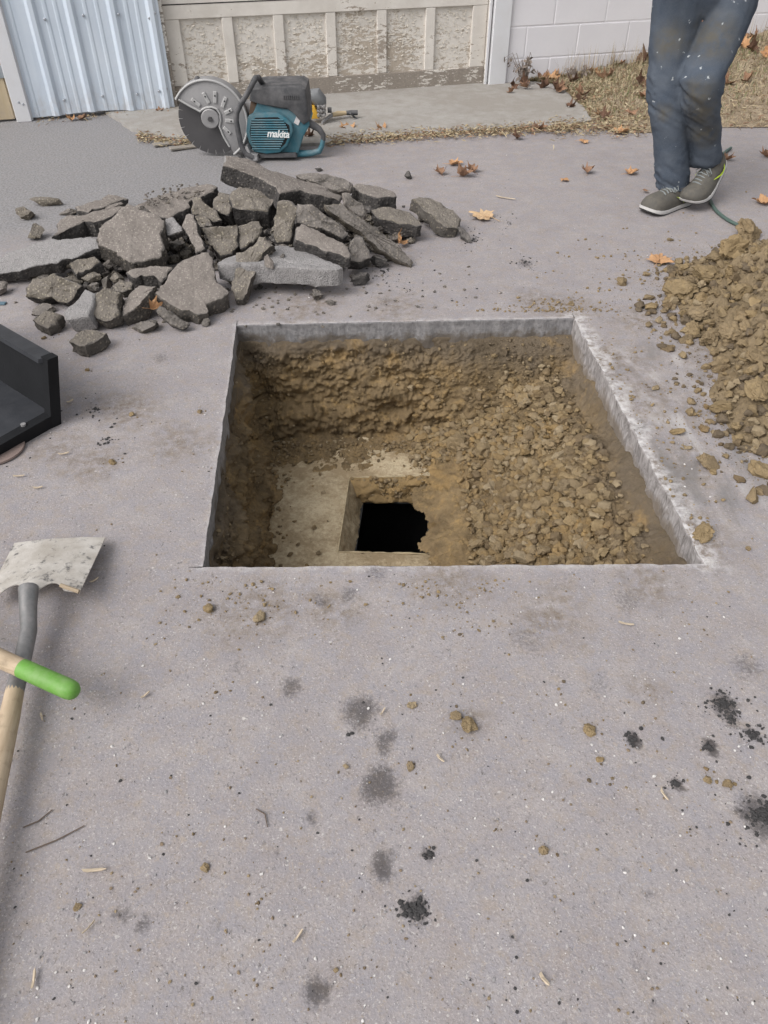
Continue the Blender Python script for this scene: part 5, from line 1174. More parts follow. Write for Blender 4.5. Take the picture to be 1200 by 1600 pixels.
# clod meshes shared between the individual clods
M['ochre'] = soil_mat('ochre_clay_crumb', (.205, .152, .084), (.29, .216, .124), (.34, .25, .135), 14); M['pale'] = soil_mat('pale_clay_crumb', (.25, .194, .122), (.33, .266, .176), (.31, .24, .15), 14); M['damp'] = soil_mat('damp_clay_crumb', (.125, .092, .057), (.19, .142, .09), (.22, .16, .09), 14)
CL = []
for i in range(14):
    v, f = rock_verts(4 if i < 5 else 3, 700 + i, facets=8, rough=.24, dmin=.5, dmax=.95, fine=.16); v = v * np.array([1, rg.uniform(.7, 1), rg.uniform(.55, .8)]) * .5
    me = mesh_of('soil_clod', v, f, [M['clod'], M['mud'], M['clod'], M['ochre'] if 'ochre' in M else M['clod'], M['mud'], M['pale'] if 'pale' in M else M['clod']][i % 6], smooth=True); me.set_sharp_from_angle(angle=math.radians(35)); CL.append(me)
def clod(p, s, label, group, i=None, name='soil_clod'):
    o = link(name, CL[rg.randint(len(CL)) if i is None else i], None, p, (rg.uniform(-.5, .5), rg.uniform(-.5, .5), rg.uniform(0, 6.28)), (s * rg.uniform(.85, 1.2), s, s * rg.uniform(.8, 1.1)))
    return tag(o, label, 'soil clod', group)
SOILS = [M['clod'], M['mud'], M['soil'], M['soil'], M['ochre'], M['soil'], M['damp'], M['mud'], M['clod'], M['pale'], M['soil']]
def fast_mesh(name, V, F, mats, mi, smooth=True):
    me = bpy.data.meshes.new(name); nv_, nf_ = len(V), len(F)
    me.vertices.add(nv_); me.vertices.foreach_set('co', np.asarray(V, np.float32).ravel())
    me.loops.add(nf_ * 3); me.loops.foreach_set('vertex_index', np.asarray(F, np.int32).ravel())
    me.polygons.add(nf_); me.polygons.foreach_set('loop_start', np.arange(0, nf_ * 3, 3, dtype=np.int32))
    for m_ in mats: me.materials.append(m_)
    me.polygons.foreach_set('material_index', np.asarray(mi, np.int32)); me.update(calc_edges=True); me.validate()
    if smooth:
        me.polygons.foreach_set('use_smooth', np.ones(nf_, dtype=bool)); me.set_sharp_from_angle(angle=math.radians(48))
    return me
def crumbs(name, pts, rad, mats, label, cat, flat=.75):
    pts = np.asarray(pts, float); rad = np.asarray(rad, float); Vs, Fs, Ms, base = [], [], [], 0
    for sub, sel in ((1, rad < .0042), (2, rad >= .0042)):
        n_c = int(sel.sum())
        if not n_c: continue
        v0_, f0_ = ico(sub); f0_ = np.array(f0_); k_ = len(v0_)
        V = np.repeat(v0_[None], n_c, 0)
        for _ in range(6):                                   # break the faces off flat
            nn = rg.normal(size=(n_c, 3)); nn /= np.linalg.norm(nn, axis=1, keepdims=True); d = rg.uniform(.4, .85, size=(n_c, 1))
            ex = np.maximum(np.einsum('nkc,nc->nk', V, nn) - d, 0); V = V - ex[:, :, None] * nn[:, None, :]
        V = V * (1 + .13 * rg.normal(size=(n_c, k_, 1)))
        sc = np.stack([rg.uniform(.75, 1.35, n_c), np.ones(n_c), np.full(n_c, flat) * rg.uniform(.8, 1.2, n_c)], 1) * rad[sel][:, None]; V = V * sc[:, None, :]
        a = rg.uniform(0, 6.28, n_c); ca_, sa_ = np.cos(a)[:, None], np.sin(a)[:, None]
        V = np.stack([V[..., 0] * ca_ - V[..., 1] * sa_, V[..., 0] * sa_ + V[..., 1] * ca_, V[..., 2]], 2) + pts[sel][:, None, :]
        Vs.append(V.reshape(-1, 3)); Fs.append((f0_[None] + (np.arange(n_c) * k_)[:, None, None]).reshape(-1, 3) + base); base += n_c * k_
        Ms.append(np.repeat(rg.randint(len(mats), size=n_c), len(f0_)))
    return tag(link(name, fast_mesh(name, np.concatenate(Vs), np.concatenate(Fs), mats, np.concatenate(Ms))), label, cat, kind='stuff')
# --- on the spoil slope inside the hole ---
def pit_pt(x, y): return Vector((x, y, pit_h(x, y)))
XX, YY = rg.uniform(.10, .80, 30000), rg.uniform(1.34, 2.66, 30000); xr = .792 - (YY - 1.357) * .0597
ok = (XX < xr - .03 - .10 * rg.rand(30000) ** .7) & ~((XX < .262 + .02 * np.abs(rg.normal(size=30000))) & (YY < 2.32)) & (YY < 2.60 + .04 * XX - .10 * rg.rand(30000)); XX, YY = XX[ok][:13000], YY[ok][:13000]
z_, _, _, _ = pit_soil_h(XX, YY); z_ = np.maximum(z_, ZT); rad = .0015 + .020 * rg.rand(len(z_)) ** 10
crumbs('loose_soil', np.stack([XX, YY, z_ + rad * .3 + .001], 1), rad, SOILS, 'loose soil crumbs covering the slope inside the hole', 'soil')
n = 0
while n < 105:
    x, y = rg.uniform(.20, .76), rg.uniform(1.40, 2.55); xr = .792 - (y - 1.357) * .0597
    if x > xr - .12 or (x < .30 and y < 2.35): continue
    s = .022 + .042 * rg.rand() ** 2.2; clod(Vector((x, y, pit_h(x, y) + s * .18)), s, ('far' if y > 2.15 else 'middle' if y > 1.75 else 'near') and ('clay clod on the far upper part of the soil slope inside the hole' if y > 2.15 else 'clay clod on the middle of the soil slope inside the hole' if y > 1.75 else 'clay clod on the soil slope inside the hole close to its near edge'), 'clay clods on the slope inside the hole, ' + ('far' if y > 2.15 else 'middle' if y > 1.75 else 'near')); n += 1
for px, py, s, lab in ((875, 715, .055, 'grey rounded stone half buried in the slope inside the hole'), (905, 742, .065, 'pale clod below the grey stone inside the hole'), (880, 765, .07, 'yellow clod at the middle of the slope inside the hole'), (910, 772, .06, 'tan clod beside the yellow one inside the hole'),
                       (855, 605, .05, 'yellow clod highest on the slope inside the hole'), (845, 665, .05, 'large tan clod above the grey stone inside the hole'), (712, 695, .075, 'flat tan clod at the far corner of the concrete opening'), (745, 850, .06, 'brown clod nearest the opening at the front of the hole'), (960, 855, .05, 'clod at the front right of the hole')):
    d = ray(px, py); t = .8
    while t < 5:
        p = CAM + d * t
        if p.z < pit_h(p.x, p.y): break
        t += .004
    clod(p + Vector((0, 0, s * .15)), s, lab, None)
# crumbs on the slab and along the foot of the banks
pts = []; rad = []
for _ in range(1500):
    m_ = rg.rand()
    if m_ < .45: x, y = rg.uniform(-.5, .3), 2.48 - abs(rg.normal()) * .06
    elif m_ < .7: x, y = -.40 + abs(rg.normal()) * .05 - .04, rg.uniform(1.5, 2.5)
    elif m_ < .85: x, y = .23 - abs(rg.normal()) * .03, rg.uniform(1.85, 2.4)
    else: x, y = rg.uniform(-.42, .25), rg.uniform(1.55, 2.45)
    if -.18 < x < .275 and 1.83 < y < 2.31: continue
    pts.append((x, y, 0)); rad.append(.0015 + .008 * rg.rand() ** 3.5)
pts = np.array(pts); pts[:, 2] = np.maximum(pit_soil_h(pts[:, 0], pts[:, 1])[0], ZT) + .003
crumbs('slab_crumbs', pts, rad, SOILS, 'soil crumbs strewn over the concrete tank lid', 'soil')
# clay hanging over the far and right edge of the opening
pts = []; rad = []
for _ in range(420):
    if rg.rand() < .9: t = rg.rand(); a_, b_ = HT[2].lerp(HT[3], t), HB[2].lerp(HB[3], t)
    else: t = rg.rand(); a_, b_ = HT[1].lerp(HT[2], t), HB[1].lerp(HB[2], t)
    q_ = a_.lerp(b_, rg.rand() ** 1.3 * .75); inn_ = (sum(HT, Vector()) / 4 - q_); inn_.z = 0; inn_.normalize(); q_ = q_ + inn_ * rg.uniform(.0, .010); pts.append(tuple(q_)); rad.append(.003 + .012 * rg.rand() ** 3)
crumbs('opening_clay', np.array(pts), rad, [M['soil'], M['mud'], M['clod']], 'clay stuck on the far and right side of the opening', 'soil')
# crumbs that stick to the banks
pts = []; rad = []; 
for _ in range(900):
    u_ = rg.rand()
    if u_ < .7: x, y = rg.uniform(-.52, .70), 0; yb = 2.607 + (x + .545) * .0445; y = yb - abs(rg.normal()) * .055 - .006
    else: y = rg.uniform(1.4, 2.6); x = -.447 - (y - 1.345) * .0777 + abs(rg.normal()) * .04 + .006
    pts.append((x, y, 0)); rad.append(.0015 + .007 * rg.rand() ** 4)
pts = np.array(pts); pts[:, 2] = np.maximum(pit_soil_h(pts[:, 0], pts[:, 1])[0], ZT)
crumbs('bank_crumbs', pts, rad, SOILS, 'crumbly clay clinging to the banks of the hole', 'soil')
# --- on the heap ---
XX, YY = rg.uniform(.95, 2.2, 40000), rg.uniform(1.45, 3.4, 40000); hh = mound_h(XX, YY); ok = hh > -.05 * rg.rand(40000) ** 1.5; XX, YY, hh = XX[ok][:14000], YY[ok][:14000], hh[ok][:14000]
rad = .0020 + .022 * rg.rand(len(XX)) ** 9; crumbs('heap_crumbs', np.stack([XX, YY, np.maximum(hh, 0) + rad * .35], 1), rad, SOILS, 'loose clay crumbs covering the soil heap at the right', 'soil')
n = 0
while n < 125:
    x, y = rg.uniform(1.0, 1.9), rg.uniform(1.5, 3.35); h = float(mound_h([x], [y])[0])
    if h < .0 or x / y > .62: continue
    s = .026 + .055 * rg.rand() ** 2.2; clod(Vector((x, y, max(0, h) + s * .2)), s, 'clay clod on the far top part of the soil heap at the right' if y > 2.75 else 'clay clod on the middle of the soil heap at the right' if y > 2.15 else 'clay clod on the near low end of the soil heap at the right', 'clay clods on the soil heap, ' + ('far' if y > 2.75 else 'middle' if y > 2.15 else 'near')); n += 1
for px, py, s, lab in ((1065, 452, .125, 'big round clay clod at the left foot of the soil heap'), (1103, 428, .11, 'dark round clod touching the big round one at the heap'), (1142, 385, .12, 'dark lumpy clod at the top left of the soil heap'), (1170, 358, .12, 'blurred clod at the far top of the soil heap'),
                       (1092, 490, .075, 'squarish clod below the big round one at the heap'), (1083, 516, .065, 'smooth flat clod left of the heap foot'), (1108, 505, .05, 'small pale angular clod beside the smooth flat one'), (1145, 520, .09, 'pale angular clod with flat faces on the heap'), (1112, 527, .07, 'yellow green clod at the heap foot'),
                       (1160, 455, .08, 'dark squarish clod on the upper heap'), (1185, 610, .08, 'large pale clod at the right edge of the heap'), (1180, 555, .085, 'flat tan clod near the right edge of the heap')):
    p = G(px, py, 0); 
    d = ray(px, py); t = 1.2
    while t < 6:
        p = CAM + d * t
        if p.z < max(0, float(mound_h([p.x], [p.y])[0])) + s * .3: break
        t += .006
    clod(p, s, lab, None, rg.randint(5))
# --- single clods on the paving ---
one = [(1108, 722, .062, 'yellow topped clod alone on the paving right of the hole'), (1115, 738, .022, 'small orange clod in front of the yellow topped one'), (1057, 675, .036, 'brown clod midway along the right edge of the hole'), (1158, 683, .045, 'bright yellow clod near the heap'), (1180, 698, .05, 'tan clod left of the right edge below the heap'),
       (1190, 735, .07, 'large tan clod cut by the right edge of the photo'), (1024, 606, .030, 'pale yellow clod beside the far right edge of the hole'), (1040, 484, .042, 'yellow brown clod left of the soil heap'), (971, 441, .05, 'tan clod on the paving behind the right corner of the hole'), (1010, 428, .036, 'brown clod below the orange leaf'),
       (1047, 374, .026, 'small brown clod left of the shoe toe'), (1073, 404, .026, 'small dark clod between the orange leaf and the heap'), (892, 474, .026, 'clod at the far right corner of the hole'), (1098, 832, .06, 'brown clod touching the near right corner of the hole'), (732, 1132, .036, 'yellow clod pair on the near paving, front one'),
       (712, 1118, .030, 'yellow clod pair on the near paving, rear one'), (920, 1141, .028, 'flat brown clod on the near paving at the right'), (642, 1197, .019, 'round brown clod near the dark drips'), (405, 965, .032, 'brown clod in front of the left part of the hole'), (326, 950, .028, 'grey clod in front of the left corner of the hole'),
       (643, 1102, .02, 'small tan clod above the dark drips'), (849, 1328, .016, 'yellow crumb on the lower right paving'), (320, 1355, .020, 'grey pebble on the lower left paving'), (638, 274, .0, None), (1060, 670, .0, None), (120, 1417, .014, 'brown pebble at the lower left'), (938, 1187, .014, 'tan crumb right of the flat brown clod'), (175, 722, .022, 'brown stone left of the hole'), (136, 578, .016, 'dark stone right of the bucket'), (205, 648, .018, 'tan stone between bucket and hole'), (312, 643, .018, 'tan stone at the left edge of the hole'),
       (1105, 1218, .020, 'tan crumb beside the black spill'), (1135, 1225, .020, 'brown crumb right of the tan one beside the black spill'), (540, 1197, .013, 'small tan crumb left of the drips'), (1075, 700, .02, 'grey brown clod between the hole and the yellow topped clod'), (68, 528, .016, 'dark pebble behind the bucket')]
near_pts, near_rad = [], []
for px, py, s, lab in one:
    if lab:
        o_ = clod(G(px, py, s * .18), s * 1.1, lab, None); o_.scale.z *= .82
        for _ in range(int(6 + s * 260)):
            dd_ = rg.normal(size=2) * (s * .75 + .006); q_ = G(px, py); near_pts.append((q_.x + dd_[0], q_.y + dd_[1], .0006)); near_rad.append(.0008 + .0042 * rg.rand() ** 4)
for px, py in ((520, 1005), (780, 985), (870, 1085), (905, 1130), (340, 1075), (290, 1300), (720, 1180), (1010, 1085), (960, 1230), (410, 1400), (560, 1520), (760, 1290), (830, 1120), (700, 985), (1090, 985), (250, 990), (330, 900), (1085, 1300)):
    for _ in range(14):
        q_ = G(px + rg.normal() * 16, py + rg.normal() * 10); near_pts.append((q_.x, q_.y, .0006)); near_rad.append(.0008 + .0045 * rg.rand() ** 4)
crumbs('clod_crumbs', np.array(near_pts), near_rad, SOILS, 'soil crumbs fallen round the single clods on the paving', 'soil', .6)
# --- crumbs and grit over the paving ---
pts = []; rad = []
for _ in range(2400):
    m_ = rg.rand()
    if m_ < .45: px, py = 985 + rg.normal() * 70 + (py0 := rg.uniform(-1, 1)) * 60, 660 + 190 * py0 + rg.normal() * 40
    elif m_ < .62: px, py = rg.normal(1000, 70), rg.normal(430, 45)
    elif m_ < .80: px, py = (rg.normal(720, 60) if rg.rand() < .5 else rg.normal(400, 70)), 905 + abs(rg.normal()) * 40
    else: px, py = rg.normal(870, 60), 488 - abs(rg.normal()) * 12
    p = G(px, py)
    xr = .792 - (p.y - 1.357) * .0597; xl = -.447 - (p.y - 1.345) * .0777
    if 1.34 < p.y < 2.70 and xl - .01 < p.x < xr + .01: continue
    r = .0010 + (.006 if p.y > 1.345 else .0045) * rg.rand() ** 4.5; pts.append((p.x, p.y, r * .4)); rad.append(r)
crumbs('soil_crumbs', np.array(pts), rad, SOILS[:2], 'scattered soil crumbs on the paving around the hole', 'soil')
M['chipw'] = simple('white_grit', (.56, .54, .52), .8, var=.1); M['chipg'] = simple('grey_grit', (.27, .26, .26), .85, var=.2); M['chipk'] = simple('black_grit', (.045, .043, .043), .85, var=.2); M['chipb'] = simple('brown_grit', (.19, .145, .10), .9, var=.2)
pts = []; rad = []; 
for _ in range(6500):
    px, py = rg.uniform(-30, 1230), rg.uniform(225, 1620); p = G(px, py); xr = .792 - (p.y - 1.357) * .0597; xl = -.447 - (p.y - 1.345) * .0777
    if 1.335 < p.y < 2.71 and xl - .01 < p.x < xr + .01: continue
    r = .0006 + .0030 * rg.rand() ** 4; pts.append((p.x, p.y, r * .35)); rad.append(r)
crumbs('grit', np.array(pts), rad, [M['chipw'], M['chipg'], M['chipg'], M['chipb'], M['chipb'], M['chipw'], M['chipg'], M['pale'], M['chipk']], 'fine grit lying all over the paving', 'grit', .6)
pts = []; rad = []
for px, py, sp, k_ in ((1130, 1100, 20, 110), (1140, 1122, 14, 50), (988, 1155, 9, 40), (1108, 1168, 8, 40), (650, 1422, 20, 110), (672, 1335, 8, 26), (1192, 1275, 32, 190), (1055, 1224, 9, 30), (1175, 1150, 22, 45), (820, 410, 16, 40), (740, 375, 22, 60), (795, 350, 26, 20), (150, 640, 22, 24), (170, 690, 26, 24), (600, 425, 40, 50), (640, 455, 60, 30), (545, 1148, 5, 5)):
    for _ in range(int(k_ * 2.6)):
        tl_ = rg.exponential(.62); ta = rg.uniform(0, 6.28); p = G(px + math.cos(ta) * sp * tl_, py + math.sin(ta) * sp * .75 * tl_); r = .0008 + .0042 * rg.rand() ** 3; pts.append((p.x, p.y, r * .3)); rad.append(r)
crumbs('asphalt_crumbs', np.array(pts), rad, [M['chipk']], 'black asphalt crumbs spilled in small patches on the paving', 'crumbs', .6)
for px, py, s in ((305, 1, 0),): pass

# --- leaves ---
def leaf_mat(name, a, b):
    k = NT(name, .75, .25); p = k.obj; n1 = k.noise(p, 2.2, 5, .65); c = k.mix(k.mr(n1, .3, .7), a, b); c = k.mix(k.mr(k.noise(p, 11, 4, .7), .58, .75, 0, .6), c, tuple(x * .4 for x in a)); k.color(c); k.bump(k.noise(p, 6, 5), .4, .02); return k.m
LM = [leaf_mat('tan_leaf', (.38, .205, .100), (.50, .30, .160)), leaf_mat('brown_leaf', (.20, .115, .072), (.31, .185, .115)), leaf_mat('dark_leaf', (.085, .048, .032), (.16, .09, .058)), leaf_mat('pale_leaf', (.46, .31, .18), (.56, .40, .25))]
def leaf_mesh(seed, mat, curl, fold):
    r_ = np.random.RandomState(seed); n_o = 60; th = np.linspace(-math.pi, math.pi, n_o, endpoint=False)
    rr = np.full(n_o, .60)
    for a_, l_, w_ in ((0, 1.0, .30), (.95, .92, .28), (-.95, .92, .28), (1.9, .78, .30), (-1.9, .78, .30)):
        rr = np.maximum(rr, l_ * r_.uniform(.85, 1.1) * np.exp(-((th - a_) / w_) ** 2))
    rr *= 1 + .10 * np.abs(np.sin(th * 9 + r_.rand() * 6)) + .06 * r_.normal(size=n_o); rr *= .5; rr[np.abs(th) > 2.9] *= .7
    vs = [(0, 0, 0)]; ks = (.3, .6, .85, 1.0)
    for k_ in ks: vs += [(math.cos(t) * r * k_, math.sin(t) * r * k_, 0) for t, r in zip(th, rr)]
    v = np.array(vs); x, y = v[:, 0].copy(), v[:, 1].copy(); d = np.hypot(x, y)
    ph = r_.uniform(0, 6.28)
    v[:, 2] = curl * d ** 2 * (1.4 + np.sin(3 * np.arctan2(y, x) + ph)) + fold * np.abs(y) + fbm(v, 5, 3, seed) * .05 + .04 * np.sin(9 * np.arctan2(y, x) + ph) * d
    v[:, 2] -= v[:, 2].min()
    fs = [(0, 1 + j, 1 + (j + 1) % n_o) for j in range(n_o)]
    for q in range(len(ks) - 1): fs += [(1 + q * n_o + j, 1 + (q + 1) * n_o + j, 1 + (q + 1) * n_o + (j + 1) % n_o, 1 + q * n_o + (j + 1) % n_o) for j in range(n_o)]
    st = MB(); z0 = float(v[0, 2]); st.tube([(-.02, 0, z0), (-.3, .03, z0 + .02), (-.62, .10, .03)], [.014, .011, .009], 5)
    b = len(v); allv = v.tolist() + [tuple(q) for q in st.v]; fs += [tuple(i + b for i in f) for f in st.f]
    return mesh_of('fallen_leaf', allv, fs, mat, smooth=True)
LF = {m_: [leaf_mesh(50 + 10 * m_ + i, LM[m_], c_, f_) for i, (c_, f_) in enumerate(((.10, .05), (.45, .18), (.9, .55), (-.35, .1)))] for m_ in range(4)}
def leaf(px, py, wpx, m_, shape, rotz, label, tilt=(0, 0), z=0.0, group=None, sxy=1.0):
    p = G(px, py, z + .004); s = wpx / ppm(p); o = link('fallen_leaf', LF[m_][shape], None, p, (tilt[0], tilt[1], rotz), (s, s * sxy, s)); return tag(o, label, 'leaf', group)
D = math.radians
for a in [(755, 340, 50, 3, 0, 2.6, 'big flat tan leaf lying beside the right end of the slab heap'), (1030, 408, 50, 0, 0, 1.2, 'orange leaf on the paving left of the soil heap'), (725, 275, 34, 1, 2, .4, 'curled brown leaf with its stalk up behind the heap'), (738, 268, 26, 1, 2, 2.2, 'narrow upright leaf touching the one with raised stalk'),
          (688, 272, 24, 1, 2, 2.0, 'dark curled leaf left of the stalked one'), (709, 257, 28, 0, 1, 0, 'flat reddish leaf furthest back of the group behind the heap'), (985, 271, 28, 0, 1, .5, 'tan leaf left of the person on the paving'), (917, 270, 26, 1, 2, 1.5, 'folded leaf with long stalk left of the person'),
          (882, 282, 20, 0, 3, 1.0, 'small leaf left of the folded stalked leaf'), (842, 204, 26, 1, 2, .8, 'upright brown leaf at the litter strip'), (808, 217, 22, 2, 2, 1.0, 'dark leaf in the middle of the litter strip'), (968, 208, 32, 0, 1, .3, 'tan leaf at the foot of the lawn'), (912, 222, 22, 0, 3, 0, 'flat leaf below the lawn corner'),
          (543, 202, 34, 0, 1, 1.57, 'winged tan leaf on the apron right of the saw'), (596, 203, 22, 0, 2, 2.0, 'small upright leaf at the apron edge right of the saw'), (521, 138, 26, 1, 2, 1.6, 'brown leaf leaning on the garage door bottom'), (482, 216, 24, 2, 2, .5, 'dark leaf seen through the saw handle'),
          (1137, 250, 22, 1, 2, .5, 'curled leaf right of the rear shoe'), (1197, 245, 26, 1, 2, 2.0, 'curled leaf cut by the right edge'), (1192, 318, 36, 0, 1, 2.6, 'tan leaf at the right edge above the soil heap'), (1108, 416, 28, 0, 0, 2.0, 'pale reddish leaf at the left edge of the soil heap', (.2, .2), .02),
          (238, 482, 30, 0, 2, 1.0, 'orange leaf caught in the front of the slab heap', (.6, .3), .05), (622, 378, 30, 0, 2, 1.7, 'orange leaf standing at the right of the slab heap', (.9, .0), .02), (128, 186, 24, 1, 1, .4, 'brown leaf at the foot of the siding'), (112, 188, 18, 0, 2, 2.1, 'small leaf under the siding edge'), (250, 176, 16, 1, 2, 0, 'leaf bit near the siding corner'),
          (940, 182, 30, 0, 1, 1.1, 'tan leaf on the apron right corner'), (890, 170, 22, 2, 2, .2, 'dark leaf on the apron below the wall'), (1083, 230, 14, 1, 1, .6, 'leaf glimpsed between the legs'), (985, 178, 26, 1, 1, .9, 'pinkish brown leaf on the lawn beside the person', (.1, 0), .04),
          (418, 135, 40, 1, 2, 2.2, 'curled brown leaf behind the saw handle, left one'), (446, 137, 38, 1, 2, .4, 'curled brown leaf behind the saw, right one'), (1008, 300, 14, 1, 3, .3, 'leaf scrap in front of the rear shoe')]: leaf(*a)
for _ in range(46):                                          # drift of leaves along the wall and on the lawn
    i, j = rg.randint(3, nu), rg.randint(1, nv)
    if rg.rand() < .55: j = rg.randint(int(nv * .65), nv)
    p = lpts[i, j]
    if p[0] / p[1] > .52: continue
    o = link('fallen_leaf', LF[rg.choice([0, 1, 1, 2])][rg.choice([1, 2, 2])], None, Vector(p) + Vector((0, 0, .012)), (rg.uniform(-.7, .7), rg.uniform(-.7, .7), rg.uniform(0, 6.28)), (.11 * rg.uniform(.7, 1.4),) * 3); tag(o, 'dead brown leaf lying in the dry grass by the block wall', 'leaf', 'dead leaves in the dry grass')
for i in range(9):                                           # drift at the corner of the jamb
    p = G(rg.uniform(795, 885), rg.uniform(131, 143), .03); o = link('fallen_leaf', LF[rg.choice([1, 2])][2], None, p, (rg.uniform(-.9, .9), rg.uniform(-.9, .9), rg.uniform(0, 6.28)), (.10 * rg.uniform(.7, 1.2),) * 3); tag(o, 'dark dead leaf in the drift at the foot of the white jamb', 'leaf', 'dead leaves at the jamb')
# withered weed at the wall corner and a hanging dry vine
for nm, bx, by, h, lab, cnt in (('dead_weed', 818, 134, .19, 'withered grey weed at the corner of the white wall', 16), ('dry_plant', 905, 130, .13, 'thin dry plant at the wall right of the withered weed', 7)):
    p0 = G(bx, by, .01); rt = empty(nm, p0, lab, 'plant')
    for i in range(cnt):
        a = rg.uniform(0, 6.28); s_ = rg.uniform(.03, .11); hh = h * rg.uniform(.6, 1.1); d = Vector((math.cos(a), math.sin(a) * .5, 0))
        pts_ = [Vector(d * .02), d * s_ * .5 + Vector((0, 0, hh * .55)), d * s_ + Vector((0, 0, hh)), d * s_ * 1.5 + Vector((0, 0, hh * .85))]
        mb = MB(); mb.tube(pts_, [.003, .0025, .002, .001], 5)
        for q in range(5):
            c = pts_[1].lerp(pts_[3], q / 4) ; w_ = Vector((rg.normal(), rg.normal(), rg.normal())) * .012; w2 = Vector((rg.normal(), rg.normal(), -1)) * .014; mb.add([c, c + w_, c + w_ + w2, c + w2], [(0, 1, 2, 3)])
        mb.build('stem', simple('grey_dead_stem', (.20, .165, .14), .9) if i == 0 and nm == 'dead_weed' else bpy.data.materials['grey_dead_stem'], rt, fix=False)
# straw and leaf litter
def litter(name, centers, n, label, lmin=.01, lmax=.05):
    mb = MB()
    for _ in range(n):
        c = centers(); th = rg.uniform(0, 6.28); L_ = rg.uniform(lmin, lmax); w_ = rg.uniform(.0008, .0026) if rg.rand() < .82 else rg.uniform(.004, .009); d = Vector((math.cos(th), math.sin(th), rg.normal() * .25)) * L_ * .5; s = Vector((-math.sin(th), math.cos(th), rg.normal() * .4)) * w_
        if w_ > .004: d *= .5
        c = c + Vector((0, 0, rg.uniform(.003, .018))); mb.add([c - d - s * .6, c - d * .2 - s, c + d - s * .3, c + d + s * .3, c + s + Vector((0, 0, .004)), c - d + s * .5], [(0, 1, 4, 5), (1, 2, 3, 4)], rg.randint(5))
    return tag(mb.build(name, [M['g1'], M['g2'], M['g4'], M['g1'], LM[1]], fix=False), label, 'litter', kind='stuff')
def strip():
    t = rg.rand()
    if t < .62: x = rg.uniform(510, 900); y = 222 - (x - 500) * .060 + rg.normal() * 4.5; x_ok = x
    elif t < .86: x = rg.uniform(860, 1010); y = 200 + rg.normal() * 7
    elif t < .95: x = rg.uniform(215, 300); y = 216 + (x - 215) * .12 + rg.normal() * 4
    elif t < .975: x = rg.uniform(1000, 1230); y = 199 + rg.normal() * 3.5
    else: x = rg.uniform(60, 280); y = 190 - (x - 60) * .07 + rg.normal() * 3
    return G(x, y, .004 if t < .86 else .002)
litter('straw_litter', strip, 5200, 'strip of straw and crushed leaf litter along the front of the concrete apron')
def onlawn():
    i, j = rg.randint(0, nu), int(nv * rg.rand() ** 1.3); j = min(j, nv - 1); a = Vector(lpts[i, j]); b = Vector(lpts[i + 1, j + 1]); return a.lerp(b, rg.rand()) + Vector((0, 0, .008))
litter('leaf_litter', onlawn, 4200, 'crushed leaves and straw matted over the lawn', .015, .05)
# wood chips and twigs on the paving
M['chip'] = simple('raw_wood_chip', (.50, .415, .31), .8, .2, var=.25, sc=40); M['twig'] = simple('dark_twig', (.13, .10, .08), .9)
chips = [(148, 1361, 46, 9, 5, 'pale wood splinter on the lower left paving'), (790, 310, 40, 6, -28, 'pale stick right of the big flat leaf'), (850, 1532, 26, 12, -55, 'oval pale wood chip on the lower paving'), (466, 1464, 28, 9, 55, 'orange wood chip at the lower centre'), (54, 1530, 34, 9, 100, 'thin chip at the lower left edge'), (1037, 1243, 26, 7, -70, 'curved chip beside the black spill'),
         (688, 1187, 20, 6, -50, 'chip beside the drips'), (598, 1113, 18, 5, 60, 'small chip touching a drip spot'), (140, 1450, 30, 4, 55, 'slim pale splinter left of centre'), (978, 976, 28, 7, -15, 'pink chip in front of the hole at the right'), (228, 1087, 20, 6, 50, 'chip right of the green grip'), (66, 1122, 20, 6, -60, 'chip below the green grip'), (148, 908, 18, 5, 45, 'chip beside the shovel blade'), (60, 763, 18, 6, 10, 'chip below the bucket'), (100, 710, 20, 5, 15, 'chip right of the round plate'), (110, 628, 14, 7, 50, 'chip right of the bucket edge'), (30, 745, 22, 6, 5, 'chip at the round plate edge')]
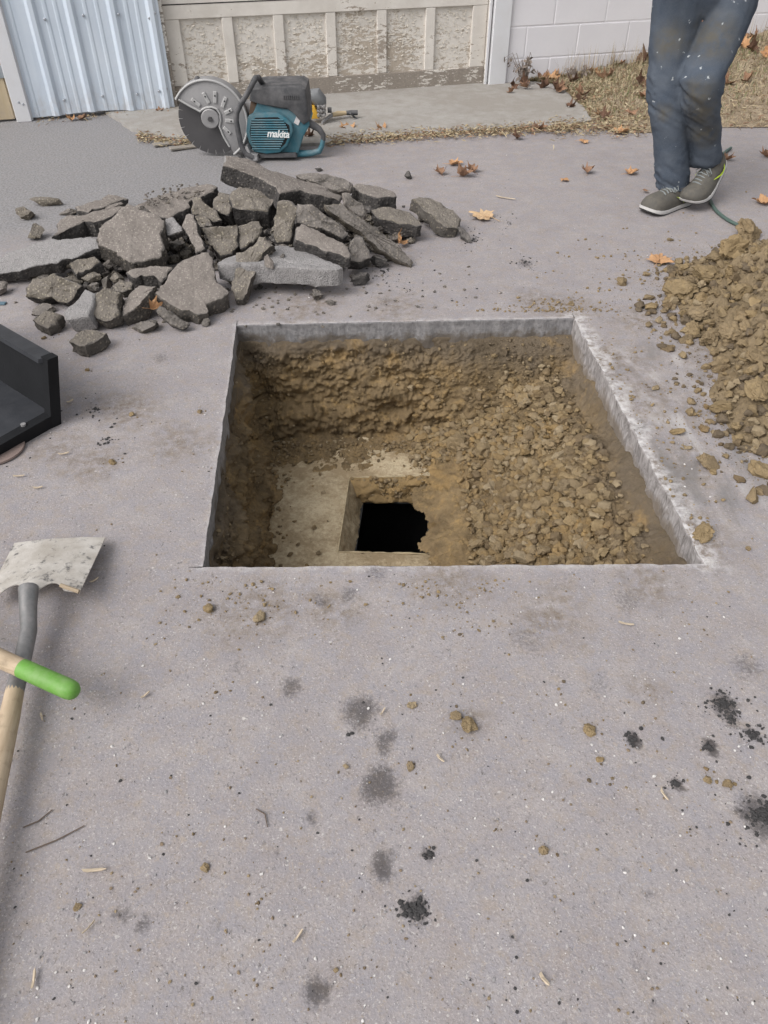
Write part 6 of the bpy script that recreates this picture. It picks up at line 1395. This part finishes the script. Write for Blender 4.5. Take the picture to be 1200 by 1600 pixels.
for px, py, l, w_, ang, lab in chips:
    p = G(px, py, .003); s = 1 / ppm(p); mb = MB(); L_, W2 = l * s * .42, w_ * s * .27; rr_ = random.Random(px)
    poly = [(-L_ * rr_.uniform(.7, 1), -W2 * .7), (-L_ * .5, -W2 * rr_.uniform(.6, 1.2)), (L_ * .6, -W2 * rr_.uniform(.6, 1)), (L_, -W2 * .2), (L_ * rr_.uniform(.6, .95), W2 * rr_.uniform(.5, .9)), (-L_ * .2, W2 * rr_.uniform(.6, 1.1)), (-L_, W2 * .8)]
    mb.prism([Vector((x, y, .003 + .004 * abs(x) / L_)) for x, y in poly], (0, 0, -.0025)); o = mb.build('wood_chip', M['chip']); o.location = p; o.rotation_euler = (rr_.uniform(-.1, .1), 0, D(ang)); tag(o, lab, 'wood chip')
for pts_, lab in (([(40, 1332), (90, 1312), (132, 1290)], 'long curved twig at the lower left'), ([(36, 1293), (60, 1283), (82, 1265)], 'short twig above the long one at the lower left'), ([(400, 1264), (414, 1272), (418, 1292)], 'hooked twig left of the drips')):
    mb = MB(); mb.tube([G(a, b, .003) for a, b in pts_], [.0012, .0014, .001], 5); tag(mb.build('twig', M['twig']), lab, 'twig')
for px, py, a, lab in ((288, 230, .5, 'flat weathered lath lying under the saw blade'), (262, 224, .5, 'grey lath left of the saw blade')):
    mb = MB(); mb.box((0, 0, 0), (.17, .05, .010), None, 0, .002); o = mb.build('lath', M['oldwood'] if False else simple('weathered_lath', (.26, .235, .205), .85)); o.location = G(px, py, .01); o.rotation_euler = (0, .04, a); tag(o, lab, 'lath')
mb = MB(); mb.box((0, 0, 0), (.03, .022, .006), None, 0, .002); o = mb.build('blue_chip', simple('blue_plastic', (.10, .16, .20), .6)); o.location = G(3, 474, .004); tag(o, 'small blue plastic scrap at the left edge', 'scrap')
# hose behind the person
hp = [G(1142, 231, .010), G(1130, 240, .010), G(1117, 254, .010), G(1108, 275, .010), (G(1107, 300, .010)), G(1114, 322, .010), G(1128, 337, .010), G(1150, 350, .010), G(1180, 360, .012)]
sm = []
for i in range(len(hp) - 1):
    p0, p1, p2, p3 = hp[max(i - 1, 0)], hp[i], hp[i + 1], hp[min(i + 2, len(hp) - 1)]
    for q in range(6):
        t = q / 6; sm.append(.5 * ((2 * p1) + (p2 - p0) * t + (2 * p0 - 5 * p1 + 4 * p2 - p3) * t * t + (3 * p1 - p0 - 3 * p2 + p3) * t ** 3))
mb = MB(); mb.tube(sm, .008, 8); tag(mb.build('hose', simple('grey_green_hose', (.075, .115, .10), .6, .3), smooth=60), 'thin grey green hose running behind the shoes to the soil heap', 'hose')
